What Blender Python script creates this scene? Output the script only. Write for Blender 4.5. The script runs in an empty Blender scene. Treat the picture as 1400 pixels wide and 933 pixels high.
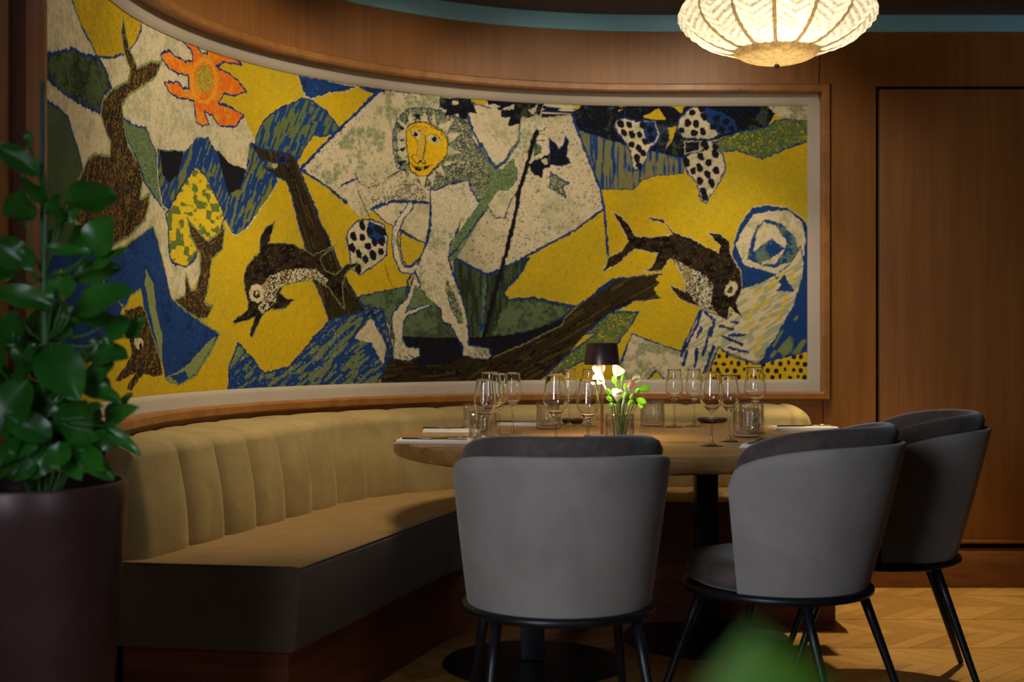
import bpy, bmesh, math, random
import numpy as np
from mathutils import Vector, Matrix
random.seed(7)
C = bpy.context.scene.collection
SC = bpy.context.scene
PI = math.pi
# ------------------------------------------------------------------ camera, world, lights, exposure
H = 1.10                       # eye height
F = 1800.0                     # focal length in pixels of the 1400 px wide frame
YH = 456.0                     # horizon row
cam = bpy.data.cameras.new('camera'); camo = bpy.data.objects.new('camera', cam); C.objects.link(camo)
camo.location = (0, 0, H); camo.rotation_euler = (PI/2, 0, 0)
cam.sensor_width = 36; cam.lens = 36*F/1400; cam.shift_y = (YH-466.5)/1400
cam.clip_start = .02
cam.dof.use_dof = True; cam.dof.focus_distance = 4.25; cam.dof.aperture_fstop = 2.8
SC.camera = camo
SC.view_settings.view_transform = 'Standard'; SC.view_settings.look = 'None'
SC.view_settings.exposure = 0.0; SC.view_settings.gamma = 1; SC.view_settings.use_curve_mapping = False
W = bpy.data.worlds.new('world'); SC.world = W; W.use_nodes = True
W.node_tree.nodes['Background'].inputs[0].default_value = (.55, .62, .8, 1)
W.node_tree.nodes['Background'].inputs[1].default_value = .012

def light(kind, name, loc, power, col, target=None, **kw):
    l = bpy.data.lights.new(name, kind); l.energy = power; l.color = col
    for k, v in kw.items(): setattr(l, k, v)
    o = bpy.data.objects.new(name, l); C.objects.link(o); o.location = loc
    if target is not None:
        o.rotation_euler = (Vector(target)-Vector(loc)).to_track_quat('-Z', 'Y').to_euler()
    return o
WARM = (1, .74, .45); NEUT = (1, .84, .62); COOL = (.80, .88, 1)
# wall geometry: straight left run, quarter arc, straight back run (tapestry surface radius R)
R, XC, YC = 1.80, .60, 3.951
ARC = PI/2*R
def path(u, off=0.0):
    if u < 0: return XC-(R-off), YC+u
    if u < ARC:
        t = u/R; return XC-(R-off)*math.cos(t), YC+(R-off)*math.sin(t)
    return XC+(u-ARC), YC+R-off
# daylight from the windows behind the viewer on the left
light('AREA', 'window_daylight', (-1.55, .1, 1.75), 14.5, COOL, (.0, 3.4, .95), shape='RECTANGLE', size=1.2, size_y=1.5, spread=math.radians(72))
light('AREA', 'foreground_fill', (1.7, -.6, 1.8), 3.5, COOL, (0, .7, .9), shape='RECTANGLE', size=1.0, size_y=1.4, spread=math.radians(80))  # added cool fill to brighten the foreground leaf, no known window on this side
# ceiling downlights washing the tapestry
for i, (u, off, p) in enumerate([(-.05, .95, 19), (.75, .95, 29), (1.6, .95, 22), (2.4, 1.0, 19.5), (3.1, 1.0, 20)]):
    x, y = path(u, off); tx, ty = path(u, 0)
    light('SPOT', 'downlight', (x, y, 2.43), p, NEUT, (tx, ty, 1.42), spot_size=math.radians(100), spot_blend=.8, shadow_soft_size=.04)
# downlight over the banquette's left half and one over the floor at the right
light('SPOT', 'downlight_bench', (-.35, 4.35, 2.43), 48, (1, .82, .55), (-.9, 4.6, .55), spot_size=math.radians(66), spot_blend=.7, shadow_soft_size=.14)
light('SPOT', 'downlight_bench_far', (.95, 5.15, 2.43), 34, (1, .82, .55), (.95, 5.45, .7), spot_size=math.radians(70), spot_blend=.6, shadow_soft_size=.04)
light('SPOT', 'downlight_floor', (1.3, 5.25, 2.43), 210, (1, .80, .46), (1.65, 4.98, 0), spot_size=math.radians(48), spot_blend=.6, shadow_soft_size=.03)

# ------------------------------------------------------------------ helpers
def at(px, py, z):
    """the point of the horizontal plane z that the pixel shows"""
    s = (py-YH)/(H-z); return (px-700)/s, F/s
def srgb(r, g, b):
    f = lambda c: c/12.92 if c <= .04045 else ((c+.055)/1.055)**2.4
    return (f(r/255), f(g/255), f(b/255), 1)
class Mat:
    def __init__(s, name):
        s.m = bpy.data.materials.new(name); s.m.use_nodes = True
        s.nt = s.m.node_tree; s.b = s.nt.nodes['Principled BSDF']; s.out = s.nt.nodes['Material Output']
    def n(s, t, **kw):
        x = s.nt.nodes.new(t)
        for k, v in kw.items():
            if k.startswith('i_'):
                key = k[2:]; x.inputs[int(key) if key.isdigit() else key].default_value = v
            else: setattr(x, k, v)
        return x
    def l(s, a, b): s.nt.links.new(a, b)
    def math(s, op, a, b=None):
        x = s.n('ShaderNodeMath', operation=op)
        for i, v in enumerate((a, b)):
            if v is None: continue
            if isinstance(v, (int, float)): x.inputs[i].default_value = v
            else: s.l(v, x.inputs[i])
        return x.outputs[0]
    def ramp(s, fac, stops):
        x = s.n('ShaderNodeValToRGB'); e = x.color_ramp.elements
        e[0].position, e[0].color = stops[0]; e[1].position, e[1].color = stops[-1]
        for p, c in stops[1:-1]:
            k = e.new(p); k.color = c
        s.l(fac, x.inputs[0]); return x.outputs[0]
    def coords(s, scale=(1, 1, 1), kind='Object'):
        t = s.n('ShaderNodeTexCoord'); m = s.n('ShaderNodeMapping'); m.inputs['Scale'].default_value = scale
        s.l(t.outputs[kind], m.inputs[0]); return m.outputs[0]
    def noise(s, co, scale, detail=3, rough=.55, dist=0):
        x = s.n('ShaderNodeTexNoise'); x.inputs['Scale'].default_value = scale; x.inputs['Detail'].default_value = detail
        x.inputs['Roughness'].default_value = rough; x.inputs['Distortion'].default_value = dist
        s.l(co, x.inputs['Vector']); return x.outputs[0]
    def bump(s, h, strength, dist=.002):
        x = s.n('ShaderNodeBump'); x.inputs['Strength'].default_value = strength; x.inputs['Distance'].default_value = dist
        s.l(h, x.inputs['Height']); s.l(x.outputs[0], s.b.inputs['Normal'])
    def set(s, **kw):
        for k, v in kw.items(): s.b.inputs[k.replace('_', ' ')].default_value = v
        return s
def plain(name, col, rough=.5, metal=0, var=.12, sc=20, bump=0, bsc=300, **kw):
    m = Mat(name); co = m.coords()
    n = m.noise(co, sc)
    a = tuple(c*(1-var) for c in col[:3])+(1,); b = tuple(min(1, c*(1+var)) for c in col[:3])+(1,)
    m.l(m.ramp(n, [(.3, a), (.7, b)]), m.b.inputs['Base Color'])
    m.set(Roughness=rough, Metallic=metal, **kw)
    if bump: m.bump(m.noise(co, bsc, 2), bump)
    return m.m
def wood(name, dark, mid, light_, scale=(26, 26, 1.1), rough=.45, coat=0, bump=.15, fine=4):
    m = Mat(name); co = m.coords(scale)
    n = m.noise(co, 1.0, 5, .6, .4)
    f = m.noise(m.coords(tuple(c*fine for c in scale)), 1.4, 2, .5)
    mix = m.math('ADD', m.math('MULTIPLY', n, .72), m.math('MULTIPLY', f, .28))
    m.l(m.ramp(mix, [(.32, dark), (.5, mid), (.68, light_)]), m.b.inputs['Base Color'])
    m.set(Roughness=rough); m.b.inputs['Coat Weight'].default_value = coat; m.b.inputs['Coat Roughness'].default_value = .3
    m.bump(f, bump, .001)
    return m.m
def velvet(name, a, b, sc=9, sheen=.35, rough=.85, fine=500, tint=(1, 1, 1, 1)):
    m = Mat(name); co = m.coords()
    n = m.noise(co, sc, 5, .65, .6); n2 = m.noise(co, fine, 2)
    mix = m.math('ADD', m.math('MULTIPLY', n, .8), m.math('MULTIPLY', n2, .2))
    m.l(m.ramp(mix, [(.33, a), (.68, b)]), m.b.inputs['Base Color'])
    m.set(Roughness=rough); m.b.inputs['Sheen Weight'].default_value = sheen; m.b.inputs['Sheen Roughness'].default_value = .4
    m.b.inputs['Sheen Tint'].default_value = tint
    m.bump(m.noise(co, fine, 2), .12, .001)
    return m.m
def glass(name, tint=(1, 1, 1, 1), ior=1.47):
    m = Mat(name); g = m.n('ShaderNodeBsdfGlass'); g.inputs['Color'].default_value = tint; g.inputs['Roughness'].default_value = 0
    m.l(m.math('ADD', m.math('MULTIPLY', m.noise(m.coords(), 30, 2), .01), ior), g.inputs['IOR'])
    m.l(g.outputs[0], m.out.inputs[0]); return m.m
def finish(o, label=None, cat=None, group=None, kind=None):
    if label: o['label'] = label
    if cat: o['category'] = cat
    if group: o['group'] = group
    if kind: o['kind'] = kind
    return o
def obj(name, bm, mat, parent=None, smooth=True, autosmooth=None, loc=None):
    me = bpy.data.meshes.new(name)
    bmesh.ops.recalc_face_normals(bm, faces=bm.faces[:])
    bm.to_mesh(me); bm.free()
    for m in (mat if isinstance(mat, (list, tuple)) else [mat]): me.materials.append(m)
    if smooth: me.polygons.foreach_set('use_smooth', [True]*len(me.polygons))
    if smooth and autosmooth is not None:
        me.set_sharp_from_angle(angle=math.radians(autosmooth))
    o = bpy.data.objects.new(name, me); C.objects.link(o)
    if parent is not None: o.parent = parent
    if loc is not None: o.location = loc
    return o
def thing(name, label, cat, loc=(0, 0, 0), rotz=0, group=None):
    o = bpy.data.objects.new(name, None); C.objects.link(o); o.empty_display_size = .05
    o.location = loc; o.rotation_euler = (0, 0, rotz)
    return finish(o, label, cat, group)
def dup(root, loc, rotz, label, group=None):
    r = root.copy(); C.objects.link(r); r.location = loc; r.rotation_euler = (0, 0, rotz); r['label'] = label
    if group: r['group'] = group
    for ch in list(root.children):
        c = ch.copy(); C.objects.link(c); c.parent = r
        for g in list(ch.children):
            d = g.copy(); C.objects.link(d); d.parent = c
    return r
def grid_faces(bm, rows, close_u=False, close_v=False):
    """rows: list of lists of BMVert"""
    nr, nc = len(rows), len(rows[0])
    for i in range(nr if close_v else nr-1):
        for j in range(nc if close_u else nc-1):
            a, b = rows[i], rows[(i+1) % nr]
            q = [a[j], a[(j+1) % nc], b[(j+1) % nc], b[j]]
            q2 = []
            for v in q:
                if v not in q2: q2.append(v)
            if len(q2) > 2:
                try: bm.faces.new(q2)
                except ValueError: pass
def lathe(prof, n=40, bm=None, cx=0, cy=0, mod=None):
    """prof: list of (r, z); r==0 becomes a pole"""
    bm = bm or bmesh.new(); rows = []
    for k, (r, z) in enumerate(prof):
        if r <= 1e-6:
            v = bm.verts.new((cx, cy, z)); rows.append([v]*n)
        else:
            row = []
            for i in range(n):
                a = 2*PI*i/n; rr = mod(r, z, a, k) if mod else r
                row.append(bm.verts.new((cx+rr*math.cos(a), cy+rr*math.sin(a), z)))
            rows.append(row)
    grid_faces(bm, rows, close_u=True)
    return bm
def box(c, s, bev=0, seg=2, bm=None, rot=None):
    bm2 = bmesh.new(); bmesh.ops.create_cube(bm2, size=1)
    for v in bm2.verts: v.co = Vector((v.co.x*s[0], v.co.y*s[1], v.co.z*s[2]))
    if bev: bmesh.ops.bevel(bm2, geom=bm2.edges[:], offset=bev, segments=seg, affect='EDGES', profile=.6)
    M = Matrix.Translation(c) @ (rot or Matrix())
    bm2.transform(M)
    if bm is None: return bm2
    me = bpy.data.meshes.new('t'); bm2.to_mesh(me); bm2.free(); bm.from_mesh(me); bpy.data.meshes.remove(me); return bm
def tube(pts, rad, n=10, bm=None, caps=True, closed=False):
    bm = bm or bmesh.new(); pts = [Vector(p) for p in pts]; rows = []
    m = len(pts)
    for i, p in enumerate(pts):
        if closed: d = pts[(i+1) % m]-pts[i-1]
        else: d = pts[min(i+1, m-1)]-pts[max(i-1, 0)]
        d.normalize(); up = Vector((0, 0, 1)) if abs(d.z) < .95 else Vector((1, 0, 0))
        a = d.cross(up).normalized(); b = d.cross(a).normalized()
        r = rad[i] if isinstance(rad, (list, tuple)) else rad
        rows.append([bm.verts.new(p+a*r*math.cos(2*PI*k/n)+b*r*math.sin(2*PI*k/n)) for k in range(n)])
    grid_faces(bm, rows, close_u=True, close_v=closed)
    if caps and not closed:
        bm.faces.new(rows[0]); bm.faces.new(rows[-1])
    return bm
def usamples(u0, u1, step=.06):
    n = max(2, int(math.ceil((u1-u0)/step))+1)
    s = set(round(u0+(u1-u0)*i/(n-1), 5) for i in range(n))
    for k in (0.0, round(ARC, 5)):
        if u0 < k < u1: s.add(k)
    return sorted(s)
def sweep(profile, u0, u1, step=.06, bm=None, caps=True):
    """closed profile [(off, z)...] swept along the wall path"""
    bm = bm or bmesh.new(); rows = []
    for u in usamples(u0, u1, step):
        row = []
        for off, z in profile:
            x, y = path(u, off); row.append(bm.verts.new((x, y, z)))
        rows.append(row)
    grid_faces(bm, rows, close_u=True)
    if caps: bm.faces.new(rows[0]); bm.faces.new(rows[-1])
    return bm

# ------------------------------------------------------------------ materials
WALLWOOD = wood('walnut_panelling', srgb(126, 78, 30), srgb(138, 88, 36), srgb(150, 98, 43), rough=.45)
TRIMWOOD = wood('cherry_trim', srgb(122, 78, 36), srgb(148, 98, 48), srgb(164, 112, 58), scale=(14, 14, 14), rough=.38)
REDWOOD = wood('plinth_wood', srgb(92, 46, 26), srgb(120, 64, 36), srgb(138, 78, 46), scale=(2.2, 2.2, 30), rough=.5)
TABLEWOOD = wood('oak_tabletop', srgb(126, 88, 48), srgb(158, 116, 66), srgb(178, 138, 86), scale=(1.3, 18, 18), rough=.34, coat=.15, bump=.08)
CREAM = plain('cream_mount', srgb(172, 162, 146), .6, var=.04, sc=6)
TEAL = plain('teal_paint', srgb(128, 188, 208), .6, var=.05, sc=5)
CEIL = plain('bronze_ceiling', srgb(74, 56, 38), .55, var=.12, sc=3)
DARK = plain('dark_gap', srgb(22, 14, 9), .8)
OLIVE = velvet('olive_velvet', srgb(148, 128, 80), srgb(176, 154, 102), sc=7, sheen=.25, tint=srgb(240, 220, 170))
SEATF = velvet('seat_leather', srgb(140, 110, 64), srgb(158, 126, 76), sc=14, sheen=.12, rough=.7, tint=srgb(240, 220, 170))
GREYV = velvet('grey_velvet', srgb(128, 120, 114), srgb(150, 142, 135), sc=5, sheen=.3)
BROWNV = velvet('brown_velvet', srgb(58, 47, 43), srgb(92, 78, 72), sc=16, sheen=.35)
BLACKM = plain('black_metal', srgb(26, 27, 31), .38, .3, var=.08)
STEEL = plain('dark_steel', srgb(88, 82, 76), .25, 1.0, var=.06)
BRONZE = plain('dark_bronze', srgb(98, 76, 76), .32, .6, var=.06)
COPPER = plain('copper_stem', srgb(170, 105, 78), .3, .9, var=.05)
NAPKIN = plain('white_linen', srgb(232, 228, 218), .8, var=.03, bump=.2, bsc=400)
LEATHER = plain('brown_leather', srgb(62, 40, 28), .5, var=.15, bump=.2)
GLASS = glass('clear_glass', (1, 1, .995, 1), 1.47)
def thin_glass(name, lo, hi, power):
    m = Mat(name); g = m.n('ShaderNodeBsdfGlossy'); g.inputs['Roughness'].default_value = .03
    t = m.n('ShaderNodeBsdfTransparent')
    lw = m.n('ShaderNodeLayerWeight'); lw.inputs[0].default_value = .5
    n = m.noise(m.coords(), 40, 2); p = m.math('POWER', lw.outputs['Facing'], power)
    m.l(m.ramp(p, [(0, (.98, .98, .97, 1)), (1, (.62, .60, .55, 1))]), t.inputs[0])
    k = m.math('ADD', m.math('MULTIPLY', p, hi-lo), m.math('ADD', m.math('MULTIPLY', n, .01), lo))
    x = m.n('ShaderNodeMixShader'); m.l(k, x.inputs[0]); m.l(t.outputs[0], x.inputs[1]); m.l(g.outputs[0], x.inputs[2])
    m.l(x.outputs[0], m.out.inputs[0]); return m.m
RIBGLASS = thin_glass('ribbed_glass', .10, .85, 1.6)
STEMGLASS = thin_glass('stem_glass', .12, .9, 1.5)
POTM = plain('aubergine_glaze', srgb(74, 48, 47), .36, .15, var=.18, sc=6, bump=.15, bsc=40)
SOIL = plain('potting_soil', srgb(30, 20, 14), .95, var=.4, sc=60, bump=1, bsc=80)
def leafmat(name, a, b, rough=.3, tcol=srgb(90, 140, 40), tf=.22):
    m = Mat(name); co = m.coords(); n = m.noise(co, 7, 3)
    m.l(m.ramp(n, [(.3, a), (.7, b)]), m.b.inputs['Base Color'])
    m.set(Roughness=rough); m.b.inputs['Coat Weight'].default_value = .12; m.b.inputs['Coat Roughness'].default_value = .25
    tr = m.n('ShaderNodeBsdfTranslucent'); tr.inputs[0].default_value = tcol
    x = m.n('ShaderNodeMixShader'); x.inputs[0].default_value = tf
    m.l(m.b.outputs[0], x.inputs[1]); m.l(tr.outputs[0], x.inputs[2]); m.l(x.outputs[0], m.out.inputs[0])
    return m.m
LEAF = leafmat('leaf_dark_green', srgb(24, 80, 28), srgb(56, 124, 38), .30)
LEAFB = leafmat('leaf_fresh_green', srgb(110, 190, 44), srgb(146, 214, 66), .5, srgb(130, 200, 50), .35)
STEMG = plain('green_stem', srgb(62, 104, 48), .5)

# ------------------------------------------------------------------ floor, walls, ceiling
def floor_mat():
    m = Mat('chevron_oak'); t = m.n('ShaderNodeTexCoord'); mp = m.n('ShaderNodeMapping')
    mp.inputs['Rotation'].default_value = (0, 0, math.radians(90)); m.l(t.outputs['Object'], mp.inputs[0])
    s = m.n('ShaderNodeSeparateXYZ'); m.l(mp.outputs[0], s.inputs[0])
    wd, hp = .46, .095
    fx = m.math('DIVIDE', s.outputs[0], wd); strip = m.math('FLOOR', fx)
    fr = m.math('SUBTRACT', m.math('FRACT', fx), .5); ab = m.math('ABSOLUTE', fr)
    yy = m.math('ADD', s.outputs[1], m.math('MULTIPLY', ab, wd))
    row = m.math('DIVIDE', yy, hp); ri = m.math('FLOOR', row); rf = m.math('FRACT', row)
    half = m.math('GREATER_THAN', fr, 0)
    cb = m.n('ShaderNodeCombineXYZ'); m.l(m.math('ADD', m.math('MULTIPLY', strip, 2), half), cb.inputs[0]); m.l(ri, cb.inputs[1])
    wn = m.n('ShaderNodeTexWhiteNoise'); m.l(cb.outputs[0], wn.inputs[0])
    n = m.noise(m.coords((6, 6, 6)), 3, 5, .65, 1.5)
    v = m.math('ADD', m.math('MULTIPLY', wn.outputs[0], .5), m.math('MULTIPLY', n, .5))
    col = m.ramp(v, [(.15, srgb(140, 100, 48)), (.5, srgb(164, 122, 62)), (.85, srgb(182, 140, 78))])
    gap = m.math('MULTIPLY', m.math('GREATER_THAN', rf, .03), m.math('LESS_THAN', ab, .494))
    mx = m.n('ShaderNodeMixRGB'); mx.inputs[1].default_value = srgb(60, 36, 16); m.l(gap, mx.inputs[0]); m.l(col, mx.inputs[2])
    m.l(mx.outputs[0], m.b.inputs['Base Color']); m.set(Roughness=.38)
    return m.m
bm = bmesh.new(); vs = [bm.verts.new(p) for p in ((-3.2, -3, 0), (4.2, -3, 0), (4.2, 6.2, 0), (-3.2, 6.2, 0))]; bm.faces.new(vs)
finish(obj('floor', bm, floor_mat(), smooth=False), kind='structure')
ZC = 2.475
bm = bmesh.new(); vs = [bm.verts.new(p) for p in ((-3.2, -3, ZC), (4.2, -3, ZC), (4.2, 6.2, ZC), (-3.2, 6.2, ZC))]; bm.faces.new(vs)
finish(obj('ceiling', bm, CEIL, smooth=False), kind='structure')

ZB, ZT = .894, 2.097           # tapestry bottom and top
U0, U1 = -.708, 3.521          # tapestry ends
MB = .048                      # cream mount band
WF = .05                       # wood face stands this far before the tapestry
UL, UR = -2.6, ARC+3.2         # wall run
XG = 1.575; UG = ARC+XG-XC     # groove of the hidden door
def wall_sheet():
    bm = bmesh.new()
    us = sorted(set(usamples(UL, UR, .07)+[U0-MB, U1+MB, UG, UG+.02]))
    zs = [.0, .168, .185, .42, .65, ZB-MB, 1.2, 1.6, 1.9, ZT+MB, 2.17, 2.185, 2.42]
    vert = {}
    def V(i, j):
        if (i, j) not in vert:
            x, y = path(us[i], WF); vert[(i, j)] = bm.verts.new((x, y, zs[j]))
        return vert[(i, j)]
    for i in range(len(us)-1):
        uc = (us[i]+us[i+1])/2
        for j in range(len(zs)-1):
            zc = (zs[j]+zs[j+1])/2
            if U0-MB < uc < U1+MB and ZB-MB < zc < ZT+MB: continue
            if uc > UG and .185 < zc < 2.17: continue
            if uc > ARC+.62 and .168 < zc < .185: continue
            bm.faces.new((V(i, j), V(i+1, j), V(i+1, j+1), V(i, j+1)))
    return bm
finish(obj('wall_back', wall_sheet(), WALLWOOD, autosmooth=40), kind='structure')
# hidden door leaf set in its groove, backing behind
bm = box((XG+.018+.75, YC+R-WF+.02, (.20+2.158)/2), (1.5, .036, 2.158-.20), .004)
finish(obj('door_1', bm, WALLWOOD, autosmooth=40), kind='structure')
bm = box((XG+.75, YC+R-WF+.06, 1.17), (1.7, .02, 2.3))
box((XC+1.6, YC+R-WF+.035, .176), (2.4, .02, .03), bm=bm)
finish(obj('trim_1', bm, DARK, smooth=False), kind='structure')
bm = box((XC+1.75, YC+R-WF-.008, .078), (2.3, .016, .156), .003)
finish(obj('baseboard_back', bm, wood('baseboard_wood', srgb(96, 56, 24), srgb(124, 78, 38), srgb(140, 92, 50), scale=(2, 2, 20)), autosmooth=40), kind='structure')
bm = box((XC+1.75, YC+R-WF-.004, .198), (2.3, .012, .014), .003)
finish(obj('trim_2', bm, WALLWOOD, autosmooth=40), kind='structure')
# panel seams above and below the tapestry's right end
bm = box((1.33, YC+R-WF-.001, 2.26), (.004, .004, .30)); box((1.345, YC+R-WF-.001, .50), (.004, .004, .66), bm=bm)
finish(obj('trim_3', bm, DARK, smooth=False), kind='structure')
# teal cove at the top of the wall
finish(obj('trim_4', sweep([(WF-.01, 2.405), (WF+.012, 2.405), (WF+.018, 2.415), (WF+.018, ZC), (WF-.01, ZC)], UL, UR), TEAL, autosmooth=40), kind='structure')
# cream canted mount round the tapestry
def frame_ring(inner, outer, name, mat):
    """inner/outer: profile points (grow, off) from the tapestry outward, swept round the four sides"""
    bm = bmesh.new(); us = usamples(U0, U1)
    prof = inner
    loop = []
    for u in us: loop.append((u, ZB, 'b'))
    rows = []
    def pt(u, z, du, dz, off):
        x, y = path(u+du, off); return bm.verts.new((x, y, z+dz))
    for u in us: rows.append([pt(u, ZB, (-g if u == us[0] else g if u == us[-1] else 0), -g, o) for g, o in prof])
    for u in reversed(us): rows.append([pt(u, ZT, (-g if u == us[0] else g if u == us[-1] else 0), g, o) for g, o in prof])
    grid_faces(bm, rows, close_v=True)
    return finish(obj(name, bm, mat, autosmooth=30), kind='structure')
frame_ring([(-.004, .003), (.004, .010), (.014, .013), (MB, .020)], None, 'trim_5', CREAM)
frame_ring([(MB-.001, .015), (MB-.001, .068), (MB+.006, .074), (MB+.028, .074), (MB+.034, .066), (MB+.038, .045)], None, 'trim_6', TRIMWOOD)
# upright post at the near end of the tapestry
bm = sweep([(WF-.005, 0), (WF+.03, 0), (WF+.03, 2.40), (WF-.005, 2.40)], U0-MB-.16, U0-MB-.04)
finish(obj('trim_7', bm, wood('red_post_wood', srgb(88, 40, 16), srgb(120, 60, 26), srgb(140, 76, 36)), smooth=False), kind='structure')

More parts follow.
